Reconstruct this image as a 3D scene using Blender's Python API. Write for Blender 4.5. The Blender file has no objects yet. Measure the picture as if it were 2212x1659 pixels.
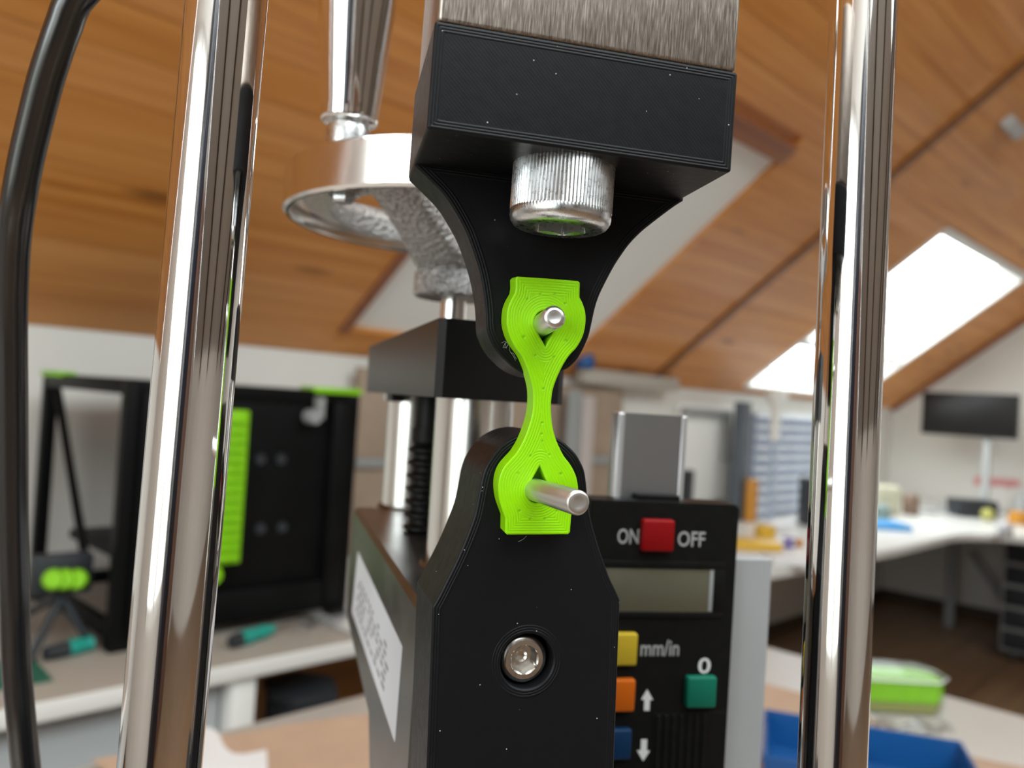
import bpy, bmesh, math, random
import numpy as np
from mathutils import Vector, Matrix
from mathutils.geometry import delaunay_2d_cdt
random.seed(7); rng = np.random.default_rng(7)
S = bpy.context.scene
COL = S.collection
MM = 0.001
# ---------------------------------------------------------------- camera
FPX, CX, CY = 1784.0, 1106.0, 829.5
PITCH, ROLL, AZ = [math.radians(v) for v in (1.095, -3.548, 44.453)]
def _cam_rot():
    Rc = np.array([[1, 0, 0], [0, 0, 1], [0, -1, 0]], float)
    c, s = math.cos(PITCH), math.sin(PITCH)
    Rp = np.array([[1, 0, 0], [0, c, -s], [0, s, c]])
    c, s = math.cos(ROLL), math.sin(ROLL)
    Rr = np.array([[c, -s, 0], [s, c, 0], [0, 0, 1]])
    c, s = math.cos(AZ), math.sin(AZ)
    Z = np.array([[s, c, 0], [-c, s, 0], [0, 0, 1]])
    return Z @ Rp @ Rc @ Rr            # columns: image right, image down, forward in room axes
W = _cam_rot()
C0 = np.array([0.0, 0.0, 1.25])
cam = bpy.data.cameras.new('camera'); camo = bpy.data.objects.new('camera', cam); COL.objects.link(camo)
cam.sensor_fit = 'HORIZONTAL'; cam.sensor_width = 36.0; cam.lens = 36.0 * FPX / 2212.0
cam.clip_start = 0.01; cam.clip_end = 60
mw = Matrix.Identity(4)
for i in range(3):
    mw[i][0], mw[i][1], mw[i][2], mw[i][3] = W[i, 0], -W[i, 1], -W[i, 2], C0[i]
camo.matrix_world = mw
cam.dof.use_dof = True; cam.dof.focus_distance = 0.134; cam.dof.aperture_fstop = 18.0
S.camera = camo
# ---------------------------------------------------------------- world, exposure
S.view_settings.view_transform = 'Standard'; S.view_settings.look = 'None'
S.view_settings.gamma = 1.0; S.view_settings.use_curve_mapping = False
S.view_settings.exposure = 0.0
S.cycles.use_denoising = True
S.cycles.max_bounces = 10; S.cycles.diffuse_bounces = 5; S.cycles.glossy_bounces = 6; S.cycles.transparent_max_bounces = 12
S.cycles.sample_clamp_indirect = 6.0
SKY = 8.0
wd = bpy.data.worlds.new('overcast'); S.world = wd; wd.use_nodes = True
nt = wd.node_tree; nt.nodes.clear()
tc = nt.nodes.new('ShaderNodeTexCoord'); sx = nt.nodes.new('ShaderNodeSeparateXYZ')
mr = nt.nodes.new('ShaderNodeMapRange'); mr.inputs['From Min'].default_value = -0.12; mr.inputs['From Max'].default_value = 0.06
mx = nt.nodes.new('ShaderNodeMix'); mx.data_type = 'RGBA'
mx.inputs['A'].default_value = (0.30, 0.31, 0.27, 1); mx.inputs['B'].default_value = (0.93, 0.97, 1.0, 1)
bg = nt.nodes.new('ShaderNodeBackground'); bg.inputs['Strength'].default_value = SKY
wo = nt.nodes.new('ShaderNodeOutputWorld')
nt.links.new(tc.outputs['Generated'], sx.inputs[0]); nt.links.new(sx.outputs['Z'], mr.inputs['Value'])
nt.links.new(mr.outputs[0], mx.inputs['Factor']); nt.links.new(mx.outputs['Result'], bg.inputs['Color'])
nt.links.new(bg.outputs[0], wo.inputs['Surface'])

# ---------------------------------------------------------------- geometry helpers
def ray(x, y): return W @ np.array([(x - CX) / FPX, (y - CY) / FPX, 1.0])
def atd(x, y, d): return C0 + ray(x, y) * d                    # at distance d along the optical axis
def onz(x, y, z): r = ray(x, y); return C0 + r * ((z - C0[2]) / r[2])
def onX(x, y, v): r = ray(x, y); return C0 + r * (v / r[0])
def onY(x, y, v): r = ray(x, y); return C0 + r * (v / r[1])

class Frame:
    """local axes x right, y away, z up (units mm); holds its matrix into the room"""
    def __init__(s, o, X, Y, Z):
        s.o, s.X, s.Y, s.Z = [np.array(v, float) for v in (o, X, Y, Z)]
    def mat(s):
        m = Matrix.Identity(4)
        for i in range(3):
            m[i][0], m[i][1], m[i][2], m[i][3] = s.X[i], s.Y[i], s.Z[i], s.o[i]
        return m
    def loc(s, px, py, y=0.0):                                 # point of plane local-y = y (mm) seen at a pixel
        r = ray(px, py); t = (y * MM - np.dot(C0 - s.o, s.Y)) / np.dot(r, s.Y)
        P = C0 + r * t - s.o
        return np.dot(P, s.X) / MM, np.dot(P, s.Z) / MM
    def wp(s, x, y, z): return s.o + (s.X * x + s.Y * y + s.Z * z) * MM
    def tol(s, P):
        d = np.array(P) - s.o; return np.array([d @ s.X, d @ s.Y, d @ s.Z]) / MM
    def rect(s, y, x0, y0, x1, y1):
        xm, ym = (x0 + x1) / 2, (y0 + y1) / 2
        return s.loc(x0, ym, y)[0], s.loc(x1, ym, y)[0], s.loc(xm, y1, y)[1], s.loc(xm, y0, y)[1]
def cam_frame(o_mm, psi, rho, th):
    psi, rho, th = [math.radians(v) for v in (psi, rho, th)]
    c, s = math.cos(psi), math.sin(psi); Ry = np.array([[c, 0, -s], [0, 1, 0], [s, 0, c]])
    c, s = math.cos(rho), math.sin(rho); Rz = np.array([[c, -s, 0], [s, c, 0], [0, 0, 1]])
    c, s = math.cos(th), math.sin(th); Rx = np.array([[1, 0, 0], [0, c, -s], [0, s, c]])
    R = W @ Rz @ Ry @ Rx
    return Frame(C0 + W @ (np.array(o_mm) * MM), R[:, 0], R[:, 2], -R[:, 1])
def plumb_frame(P, psi):
    """upright frame at P, turned psi degrees to the left of the camera heading"""
    a = AZ; f = np.array([math.cos(a), math.sin(a), 0]); r = np.array([math.sin(a), -math.cos(a), 0])
    c, s = math.cos(math.radians(psi)), math.sin(math.radians(psi))
    return Frame(P, c * r + s * f, -s * r + c * f, [0, 0, 1])

def tag(o, label=None, cat=None, group=None, kind=None):
    if label: o['label'] = label
    if cat: o['category'] = cat
    if group: o['group'] = group
    if kind: o['kind'] = kind
    return o
def empty(name, label, cat, frame=None, loc=(0, 0, 0), rz=0.0, group=None, kind=None):
    o = bpy.data.objects.new(name, None); COL.objects.link(o); o.empty_display_size = 0.02
    if frame is not None: o.matrix_world = frame.mat()
    else: o.location = Vector([float(v) for v in loc]); o.rotation_euler = (0, 0, rz)
    return tag(o, label, cat, group, kind)
def mk(name, bm, mat, parent=None, smooth=None, frame=None, scale=1.0, loc=None):
    me = bpy.data.meshes.new(name)
    if scale != 1.0: bmesh.ops.scale(bm, vec=(scale,) * 3, verts=bm.verts)
    bm.to_mesh(me); bm.free()
    if smooth is not None:
        me.polygons.foreach_set('use_smooth', [True] * len(me.polygons))
        me.set_sharp_from_angle(angle=math.radians(smooth))
    if mat: me.materials.append(mat)
    o = bpy.data.objects.new(name, me); COL.objects.link(o)
    if parent: o.parent = parent
    if frame is not None: o.matrix_world = frame.mat()
    if loc is not None: o.location = Vector([float(v) for v in loc])
    return o
def box(bm, x0, x1, y0, y1, z0, z1, bevel=0.0, seg=2):
    b2 = bmesh.new()
    bmesh.ops.create_cube(b2, size=1.0)
    for v in b2.verts:
        v.co = Vector((x0 + (v.co.x + .5) * (x1 - x0), y0 + (v.co.y + .5) * (y1 - y0), z0 + (v.co.z + .5) * (z1 - z0)))
    if bevel: bmesh.ops.bevel(b2, geom=b2.edges[:], offset=bevel, segments=seg, profile=0.5, affect='EDGES')
    merge(bm, b2); return bm
def merge(bm, b2):
    off = {}
    for v in b2.verts: off[v] = bm.verts.new(v.co)
    for f in b2.faces:
        try: bm.faces.new([off[v] for v in f.verts])
        except ValueError: pass
    b2.free()
def basis(d):
    d = Vector(d).normalized(); a = Vector((0, 0, 1)) if abs(d.z) < .9 else Vector((1, 0, 0))
    u = d.cross(a).normalized(); return u, d.cross(u).normalized(), d
def lathe(bm, prof, p0=(0, 0, 0), d=(0, 0, 1), seg=48, close=True):
    """revolve (r, h) pairs about the axis d through p0"""
    u, v, w = basis(d); p0 = Vector([float(t) for t in p0]); rings = []
    for r, h in prof:
        if r <= 1e-9: rings.append([bm.verts.new(p0 + w * h)])
        else: rings.append([bm.verts.new(p0 + w * h + (u * math.cos(a) + v * math.sin(a)) * r) for a in [2 * math.pi * k / seg for k in range(seg)]])
    for A, B in zip(rings[:-1], rings[1:]):
        for k in range(seg):
            k2 = (k + 1) % seg
            q = [A[k % len(A)], B[k % len(B)], B[k2 % len(B)], A[k2 % len(A)]]
            q = [x for i, x in enumerate(q) if x not in q[:i]]
            if len(q) > 2: bm.faces.new(q)
    bmesh.ops.recalc_face_normals(bm, faces=bm.faces[:])
    return bm
def rod(bm, a, b, r, r2=None, seg=24):
    a, b = Vector([float(t) for t in a]), Vector([float(t) for t in b]); L = (b - a).length; r2 = r if r2 is None else r2
    return lathe(bm, [(0, 0), (r, 0), (r2, L), (0, L)], a, b - a, seg)
def tube(bm, pts, r, seg=16):
    P = [Vector([float(t) for t in p]) for p in pts]; n = len(P); rr = r if isinstance(r, (list, tuple)) else [r] * n
    up = None; rings = []
    for i in range(n):
        t = (P[min(i + 1, n - 1)] - P[max(i - 1, 0)]).normalized()
        if up is None: u, v, _ = basis(t)
        else:
            u = (up - t * up.dot(t)).normalized(); v = t.cross(u)
        up = u
        rings.append([bm.verts.new(P[i] + (u * math.cos(2 * math.pi * k / seg) + v * math.sin(2 * math.pi * k / seg)) * rr[i]) for k in range(seg)])
    for A, B in zip(rings[:-1], rings[1:]):
        for k in range(seg): bm.faces.new([A[k], A[(k + 1) % seg], B[(k + 1) % seg], B[k]])
    bm.faces.new(rings[0][::-1]); bm.faces.new(rings[-1])
    bmesh.ops.recalc_face_normals(bm, faces=bm.faces[:])
    return bm
def prism(bm, pts, y0, y1, axis='y'):
    """extrude an outline of (x, z) along y (or (x, y) along z)"""
    f = (lambda p, t: (p[0], t, p[1])) if axis == 'y' else (lambda p, t: (p[0], p[1], t))
    A = [bm.verts.new(f(p, y0)) for p in pts]; B = [bm.verts.new(f(p, y1)) for p in pts]
    bm.faces.new(A); bm.faces.new(B[::-1]); n = len(pts)
    for k in range(n): bm.faces.new([A[k], B[k], B[(k + 1) % n], A[(k + 1) % n]])
    bmesh.ops.recalc_face_normals(bm, faces=bm.faces[:])
    return bm
def spline(pts, step):
    P = np.array(pts, float); n = len(P); out = []
    for i in range(n - 1):
        p0, p1, p2, p3 = P[max(i - 1, 0)], P[i], P[i + 1], P[min(i + 2, n - 1)]
        m = max(1, int(np.linalg.norm(p2 - p1) / step))
        for k in range(m):
            t = k / m
            out.append(.5 * (2 * p1 + (p2 - p0) * t + (2 * p0 - 5 * p1 + 4 * p2 - p3) * t * t + (3 * p1 - p0 - 3 * p2 + p3) * t ** 3))
    out.append(P[-1]); return np.array(out)
def ccw(P):
    P = np.array(P); x, z = P[:, 0], P[:, 1]
    return P if (x * np.roll(z, -1) - np.roll(x, -1) * z).sum() > 0 else P[::-1]
def inset(P, d):
    """move a counter-clockwise loop inwards by d"""
    a = np.roll(P, 1, 0); b = np.roll(P, -1, 0); t = b - a; t /= np.linalg.norm(t, axis=1)[:, None] + 1e-12
    return P + np.stack([-t[:, 1], t[:, 0]], 1) * d
def seg_dist(Q, loop):
    A = loop; B = np.roll(loop, -1, 0); AB = B - A; L = (AB ** 2).sum(1) + 1e-12
    best = np.full(len(Q), 1e9)
    for i in range(0, len(Q), 4000):
        q = Q[i:i + 4000, None, :]; t = np.clip(((q - A) * AB).sum(2) / L, 0, 1)
        best[i:i + 4000] = np.sqrt((((A + t[..., None] * AB) - q) ** 2).sum(2)).min(1)
    return best
def inside(Q, loop):
    x, z = Q[:, 0], Q[:, 1]; r = np.zeros(len(Q), bool); n = len(loop)
    for i in range(n):
        x1, z1 = loop[i]; x2, z2 = loop[(i + 1) % n]
        c = ((z1 > z) != (z2 > z)) & (x < (x2 - x1) * (z - z1) / (z2 - z1 + 1e-15) + x1); r ^= c
    return r
def plate(name, outline, holes, y0, y1, mat, parent, fine=.25, coarse=1.0, band=2.2, edge=.2, pits=(), back=True, hole_depth=None):
    """printed plate: outline (mm, x-z) from y0 (front) to y1; its front face carries the distance to the rim as an attribute"""
    outer = ccw(outline); holes = [ccw(h) for h in holes]
    front = inset(outer, edge); hf = [inset(h, -edge) for h in holes]
    lo, hi = outer.min(0), outer.max(0)
    def grid(sp):
        g = np.stack(np.meshgrid(np.arange(lo[0], hi[0], sp), np.arange(lo[1], hi[1], sp * .87)), -1).reshape(-1, 2)
        g = g + rng.uniform(-.2, .2, g.shape) * sp; return g
    loops = [front] + hf
    def din(g):
        m = inside(g, front)
        for h in hf: m &= ~inside(g, h)
        g = g[m]; d = np.min([seg_dist(g, l) for l in loops], 0); return g, d
    g, d = din(grid(fine)); g1 = g[(d > fine * .6) & (d < band)]
    g, d = din(grid(coarse)); g2 = g[d >= band]
    verts = [Vector((float(a), float(b))) for l in loops for a, b in l] + [Vector((float(a), float(b))) for a, b in np.concatenate([g1, g2])]
    edges = []; k = 0
    for l in loops:
        n = len(l); edges += [(k + i, k + (i + 1) % n) for i in range(n)]; k += n
    vo, _, fo, _, _, _ = delaunay_2d_cdt(verts, edges, [], 0, 1e-5)
    V = np.array([(v.x, v.y) for v in vo]); T = np.array([f for f in fo]); cen = V[T].mean(1)
    keep = inside(cen, front)
    for h in hf: keep &= ~inside(cen, h)
    T = T[keep]
    dist = np.min([seg_dist(V, l) for l in loops], 0)
    bm = bmesh.new(); at = bm.verts.layers.float.new('rim'); ap = bm.verts.layers.float.new('pit')
    bv = []
    pd = np.zeros(len(V))
    for (px, pz, pr) in pits: pd = np.maximum(pd, np.clip(1.3 - np.hypot(V[:, 0] - px, V[:, 1] - pz) / pr, 0, 1))
    for i, (x, z) in enumerate(V):
        v = bm.verts.new((x, y0, z)); v[at] = float(dist[i]) + 1e-4; v[ap] = float(pd[i]); bv.append(v)
    for a, b, c in T:
        q = [bv[a], bv[b], bv[c]]
        A, B, Cc = V[a], V[b], V[c]
        if (B[0] - A[0]) * (Cc[1] - A[1]) - (B[1] - A[1]) * (Cc[0] - A[0]) < 0: q = q[::-1]
        try: bm.faces.new(q)
        except ValueError: pass
    for li, (l0, l1) in enumerate(zip(loops, [outer] + holes)):
        n = len(l0); yb = y1 if (li == 0 or hole_depth is None) else y0 + hole_depth
        R = [[bm.verts.new((a, y0, b)) for a, b in l0], [bm.verts.new((a, y0 + edge, b)) for a, b in l1], [bm.verts.new((a, yb, b)) for a, b in l1]]
        for r in R:
            for v in r: v[at] = -1.0
        for A, B in zip(R[:-1], R[1:]):
            for i in range(n):
                q = [A[i], B[i], B[(i + 1) % n], A[(i + 1) % n]]
                bm.faces.new(q[::-1] if li == 0 else q)
        if li == 0 and back: bm.faces.new(R[2][::-1] if False else R[2])
        if li > 0 and hole_depth is not None: bm.faces.new(R[2])
    return mk(name, bm, mat, parent, smooth=35, scale=MM)

# ---------------------------------------------------------------- materials
MATS = {}
def mat(name, col=(.5, .5, .5), rough=.5, metal=0.0, spec=.5, coat=0.0):
    m = bpy.data.materials.new(name); m.use_nodes = True; b = m.node_tree.nodes['Principled BSDF']
    b.inputs['Base Color'].default_value = (*col, 1); b.inputs['Roughness'].default_value = rough
    b.inputs['Metallic'].default_value = metal; b.inputs['Specular IOR Level'].default_value = spec
    b.inputs['Coat Weight'].default_value = coat
    MATS[name] = m; return m
class NT:
    def __init__(s, m): s.t = m.node_tree; s.b = s.t.nodes['Principled BSDF']
    def n(s, kind, **kw):
        nd = s.t.nodes.new(kind)
        for k, v in kw.items(): setattr(nd, k, v)
        return nd
    def l(s, a, b): s.t.links.new(a, b)
    def coords(s, scale=(1, 1, 1), rot=(0, 0, 0), kind='Object', rand=False):
        c = s.n('ShaderNodeTexCoord'); mp = s.n('ShaderNodeMapping'); mp.inputs['Scale'].default_value = scale; mp.inputs['Rotation'].default_value = rot
        s.l(c.outputs[kind], mp.inputs['Vector'])
        if rand:
            oi = s.n('ShaderNodeObjectInfo'); m = s.n('ShaderNodeMath', operation='MULTIPLY'); m.inputs[1].default_value = 37.0
            s.l(oi.outputs['Random'], m.inputs[0]); s.l(m.outputs[0], mp.inputs['Location'])
        return mp.outputs[0]
    def noise(s, vec, scale, detail=3.0, rough=.5, dist=0.0):
        nd = s.n('ShaderNodeTexNoise'); nd.inputs['Scale'].default_value = scale; nd.inputs['Detail'].default_value = detail
        nd.inputs['Roughness'].default_value = rough; nd.inputs['Distortion'].default_value = dist; s.l(vec, nd.inputs['Vector']); return nd.outputs['Fac']
    def math(s, op, a, b=None, c=None):
        m = s.n('ShaderNodeMath', operation=op)
        for i, v in enumerate((a, b, c)):
            if v is None: continue
            if isinstance(v, (int, float)): m.inputs[i].default_value = v
            else: s.l(v, m.inputs[i])
        return m.outputs[0]
    def ramp(s, fac, stops):
        r = s.n('ShaderNodeValToRGB'); e = r.color_ramp.elements
        while len(e) < len(stops): e.new(.5)
        for el, (p, c) in zip(e, stops): el.position = p; el.color = (*c, 1)
        s.l(fac, r.inputs[0]); return r.outputs[0]
    def mixc(s, fac, a, b):
        m = s.n('ShaderNodeMix', data_type='RGBA')
        if isinstance(fac, (int, float)): m.inputs['Factor'].default_value = fac
        else: s.l(fac, m.inputs['Factor'])
        for key, v in (('A', a), ('B', b)):
            if isinstance(v, tuple): m.inputs[key].default_value = (*v, 1)
            else: s.l(v, m.inputs[key])
        return m.outputs['Result']
    def bump(s, h, dist, strength=1.0, prev=None):
        b = s.n('ShaderNodeBump'); b.inputs['Distance'].default_value = dist; b.inputs['Strength'].default_value = strength
        s.l(h, b.inputs['Height'])
        if prev is not None: s.l(prev, b.inputs['Normal'])
        return b.outputs[0]
    def sepy(s):
        q = s.n('ShaderNodeSeparateXYZ'); s.l(s.coords(), q.inputs[0]); return q.outputs['Y']
    def attr(s, name): a = s.n('ShaderNodeAttribute', attribute_name=name); return a.outputs['Fac']
    def set(s, key, sock): s.l(sock, s.b.inputs[key])

def chrome_mat(name, col, rough, grain=.15):
    m = mat(name, col, rough, 1.0); t = NT(m)
    v = t.coords((900, 900, 30)); n = t.noise(v, 1.0, 3)
    r = t.math('MULTIPLY_ADD', n, grain, rough - grain * .5 * .6); t.set('Roughness', t.math('MAXIMUM', r, .02))
    t.set('Normal', t.bump(t.noise(t.coords((2600, 2600, 60)), 1.0, 2), .000003, .35)); return m
M_CHROME = chrome_mat('polished_chrome', (.88, .87, .87), .05, .06)
M_ALU = chrome_mat('turned_aluminium', (.80, .79, .77), .20, .12)
M_PIN = mat('ground_steel', (.70, .685, .67), .36, 1.0)
t = NT(M_PIN); t.set('Normal', t.bump(t.math('SINE', t.math('MULTIPLY', t.sepy(), 2 * math.pi / .00042)), .00002, .6))
M_STEEL = mat('brushed_steel', (.46, .42, .385), .36, 1.0)
t = NT(M_STEEL); n = t.noise(t.coords((4400, 4400, 280)), 1.0, 3, .6)
t.set('Base Color', t.ramp(n, [(.25, (.22, .19, .165)), (.5, (.37, .32, .28)), (.75, (.62, .55, .49))]))
t.set('Roughness', t.math('MULTIPLY_ADD', n, .25, .25)); t.set('Normal', t.bump(n, .00002, .6))
M_ZINC = mat('zinc_screw', (.66, .67, .68), .28, 1.0)
t = NT(M_ZINC); n = t.noise(t.coords((900, 900, 900)), 1.0, 4, .65); t.set('Roughness', t.math('MULTIPLY_ADD', n, .35, .12)); t.set('Normal', t.bump(n, .00006, .45))
M_NICKEL = mat('stainless_screw', (.70, .67, .63), .16, 1.0)
t = NT(M_NICKEL); n = t.noise(t.coords((1500, 1500, 1500)), 1.0, 3); t.set('Roughness', t.math('MULTIPLY_ADD', n, .25, .08))
M_CAST = mat('cast_aluminium', (.55, .54, .53), .42, 1.0)
t = NT(M_CAST); n = t.noise(t.coords((780, 780, 780)), 1.0, 2, .55); t.set('Normal', t.bump(n, .0022, 1.0)); t.set('Base Color', t.ramp(n, [(.3, (.34, .33, .33)), (.7, (.60, .59, .58))]))
M_DARKSTEEL = mat('dark_stand_steel', (.20, .20, .19), .25, 1.0)
t = NT(M_DARKSTEEL); n = t.noise(t.coords((60, 60, 60)), 1.0, 4); t.set('Roughness', t.math('MULTIPLY_ADD', n, .25, .2))
t.set('Base Color', t.ramp(n, [(.3, (.13, .13, .125)), (.7, (.22, .215, .205))]))
M_BLACKMETAL = mat('black_anodised', (.006, .006, .0062), .32, 0.0, .35)
t = NT(M_BLACKMETAL); n = t.noise(t.coords((700, 700, 700)), 1.0, 3); t.set('Normal', t.bump(n, .00003, .5))

def printed(name, col, rough, ridges, period=.44, line_strength=.5, specks=True, pitcol=None):
    """filament print: concentric rim lines on the front, diagonal infill lines inside, layer lines on the walls"""
    m = mat(name, col, rough, 0.0, .5); t = NT(m)
    rim = t.attr('rim')
    ph = t.math('MULTIPLY', rim, math.pi / period); rid = t.math('ABSOLUTE', t.math('SINE', ph))
    rid = t.math('POWER', rid, .6)
    onface = t.math('GREATER_THAN', rim, 0.0)
    inrim = t.math('MULTIPLY', t.math('LESS_THAN', rim, ridges * period), onface)
    v = t.coords((1, 1, 1), (0, math.radians(45), 0)); sp = t.n('ShaderNodeSeparateXYZ'); t.l(v, sp.inputs[0])
    dg = t.math('ABSOLUTE', t.math('SINE', t.math('MULTIPLY', sp.outputs['X'], math.pi / .00045)))
    v2 = t.coords(); s2 = t.n('ShaderNodeSeparateXYZ'); t.l(v2, s2.inputs[0])
    lay = t.math('ABSOLUTE', t.math('SINE', t.math('MULTIPLY', s2.outputs['Y'], math.pi / .00021)))
    infill = t.math('MULTIPLY', t.math('SUBTRACT', onface, inrim), t.math('MULTIPLY', dg, .09))
    wall = t.math('MULTIPLY', t.math('SUBTRACT', 1.0, onface), t.math('MULTIPLY', lay, .16))
    nz = t.noise(t.coords((500, 500, 500)), 1.0, 3)
    h = t.math('ADD', t.math('ADD', t.math('MULTIPLY', rid, inrim), infill), t.math('ADD', wall, t.math('MULTIPLY', nz, .35)))
    pit = t.attr('pit'); h = t.math('SUBTRACT', h, t.math('MULTIPLY', pit, 2.0))
    t.set('Normal', t.bump(h, .00009, line_strength))
    base = col
    if specks:
        vo = t.n('ShaderNodeTexVoronoi'); vo.inputs['Scale'].default_value = 420.0; t.l(t.coords(), vo.inputs['Vector'])
        big = t.math('LESS_THAN', vo.outputs['Distance'], .045)
        sel = t.math('GREATER_THAN', t.noise(t.coords((90, 90, 90)), 1.0, 2), .46)
        dust = t.math('MULTIPLY', big, sel)
        t.set('Base Color', t.mixc(dust, col, (.45, .45, .46)))
    elif pitcol:
        t.set('Base Color', t.mixc(pit, col, pitcol))
    t.set('Roughness', t.math('MULTIPLY_ADD', nz, .18, rough - .09))
    return m
M_BLACK = printed('black_filament', (.0055, .0058, .0072), .40, 3, .44, 1.0)
M_BLACK.node_tree.nodes['Principled BSDF'].inputs['Specular IOR Level'].default_value = .2
M_GREEN = printed('lime_filament', (.285, .70, .001), .36, 40, .44, .7, False, (.20, .55, .001))
M_GREEN.node_tree.nodes['Principled BSDF'].inputs['Specular IOR Level'].default_value = .3
def simple(name, col, rough=.5, metal=0.0, var=.0, scale=20.0, spec=.5):
    m = mat(name, col, rough, metal, spec)
    if var:
        t = NT(m); n = t.noise(t.coords((scale,) * 3), 1.0, 4)
        t.set('Base Color', t.ramp(n, [(.3, tuple(c * (1 - var) for c in col)), (.7, tuple(min(1, c * (1 + var)) for c in col))]))
    return m
M_RUBBER = simple('black_cable_sheath', (.009, .009, .010), .24, spec=1.0)
M_RUBBER.node_tree.nodes['Principled BSDF'].inputs['Coat Weight'].default_value = .0; M_RUBBER.node_tree.nodes['Principled BSDF'].inputs['Coat Roughness'].default_value = .22
M_PLASTIC = simple('matt_black_plastic', (.006, .006, .0056), .45, var=.2, scale=300, spec=.15)
M_PRINTK = simple('printer_black', (.005, .005, .0052), .45, var=.2, scale=12, spec=.1)
M_WHITE = simple('white_wall', (.74, .72, .68), .85, var=.03, scale=2.5)
M_DESK = simple('white_laminate', (.80, .79, .76), .30, var=.02, scale=3)
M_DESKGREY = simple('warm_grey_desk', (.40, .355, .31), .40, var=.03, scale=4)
M_BENCH = simple('bench_laminate', (.60, .56, .52), .3, var=.04, scale=5)
M_PANELGREY = simple('grey_panel', (.42, .44, .45), .55, var=.03, scale=3)
M_SLOPE = simple('pale_slope_paint', (.47, .455, .43), .85, var=.03, scale=2)
M_STRIPEBEAM = simple('dark_stripe_beam', (.045, .028, .018), .6)
M_BLIND = simple('off_white_blind', (.86, .86, .83), .8, var=.02, scale=5)
M_FABRIC = simple('blind_fabric', (.86, .86, .84), .8)
_t = NT(M_FABRIC); _tr = _t.n('ShaderNodeBsdfTranslucent'); _tr.inputs[0].default_value = (.8, .82, .82, 1); _ms = _t.n('ShaderNodeMixShader'); _ms.inputs[0].default_value = .065
_t.l(_t.b.outputs[0], _ms.inputs[1]); _t.l(_tr.outputs[0], _ms.inputs[2]); _t.l(_ms.outputs[0], _t.t.nodes['Material Output'].inputs[0])
M_LIMEPLAST = simple('lime_plastic', (.24, .60, .004), .4, var=.08, scale=60)
M_TEAL = simple('teal_grip', (.01, .30, .24), .4)
M_MAT = simple('green_cutting_mat', (.015, .115, .075), .6, var=.1, scale=30)
M_PAPER = simple('kraft_paper', (.50, .345, .245), .75, var=.10, scale=9)
M_SHEET = simple('white_paper', (.80, .80, .82), .7)
M_BLUE = simple('blue_plastic', (.003, .075, .26), .32, var=.08, scale=8)
M_NAVY = simple('dark_slate_plastic', (.020, .024, .030), .5)
M_YELLOW = simple('yellow_plastic', (.75, .45, .03), .45, var=.1, scale=20)
M_ORANGE = simple('orange_plastic', (.60, .26, .03), .45)
M_PURPLE = simple('purple_plastic', (.12, .05, .42), .4)
M_SKYBLUE = simple('sky_blue_plastic', (.05, .34, .75), .35)
M_SLATE = simple('slate_blue_drawer', (.24, .30, .46), .4)
M_DRAWERLIP = simple('pale_label_strip', (.80, .83, .86), .5)
M_TAN = simple('tan_pinboard', (.36, .27, .20), .8, var=.08, scale=10)
M_GREYMET = simple('grey_metal', (.30, .31, .31), .45, var=.05, scale=6)
M_LIGHTMET = simple('light_grey_metal', (.50, .51, .51), .4, var=.03, scale=6)
M_BEIGE = simple('beige_fabric', (.50, .48, .36), .8, var=.15, scale=15)
M_BROWN = simple('brown_glaze', (.20, .13, .09), .5)
M_SCREEN = simple('glossy_screen', (.010, .0085, .0075), .38, spec=.25)
M_RED = simple('red_sign_paint', (.72, .30, .30), .6)
def wood(name, a, b, c, knots=True, rough=.45, axis='x', rand=True):
    m = mat(name, b, rough); t = NT(m)
    sc = (1.1, 34, 34) if axis == 'x' else (34, 34, 1.1)
    n = t.noise(t.coords(sc, rand=rand), 1.0, 4, .55, .6)
    col = t.ramp(n, [(.28, a), (.5, b), (.72, c)])
    oi = t.n('ShaderNodeObjectInfo')
    br = t.n('ShaderNodeBrightContrast'); t.l(col, br.inputs[0]); t.l(t.math('MULTIPLY_ADD', oi.outputs['Random'], .05, -.025), br.inputs['Bright'])
    col = br.outputs[0]
    if knots:
        vo = t.n('ShaderNodeTexVoronoi'); vo.inputs['Scale'].default_value = 1.0; t.l(t.coords((1.9, 7, 7), rand=rand), vo.inputs['Vector'])
        k = t.n('ShaderNodeMapRange'); t.l(vo.outputs['Distance'], k.inputs['Value'])
        k.inputs['From Min'].default_value = .05; k.inputs['From Max'].default_value = .16; k.inputs['To Min'].default_value = .75; k.inputs['To Max'].default_value = 0
        col = t.mixc(k.outputs[0], col, tuple(v * .35 for v in a))
    t.set('Base Color', col); t.set('Normal', t.bump(n, .0008, .3)); return m
M_BOARD = wood('pine_boards', (.50, .18, .040), (.64, .268, .068), (.74, .345, .105))
M_BATTEN = wood('stained_batten', (.14, .048, .012), (.20, .075, .02), (.26, .10, .03), False)
M_TRIM = wood('red_brown_trim', (.20, .062, .022), (.27, .088, .032), (.33, .115, .045), False)
M_FLOOR = wood('oak_floor', (.13, .065, .026), (.19, .10, .042), (.25, .14, .06), False, .35)
M_CABWOOD = wood('cabinet_wood', (.24, .105, .03), (.32, .15, .045), (.40, .20, .07), False, .5)
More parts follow.
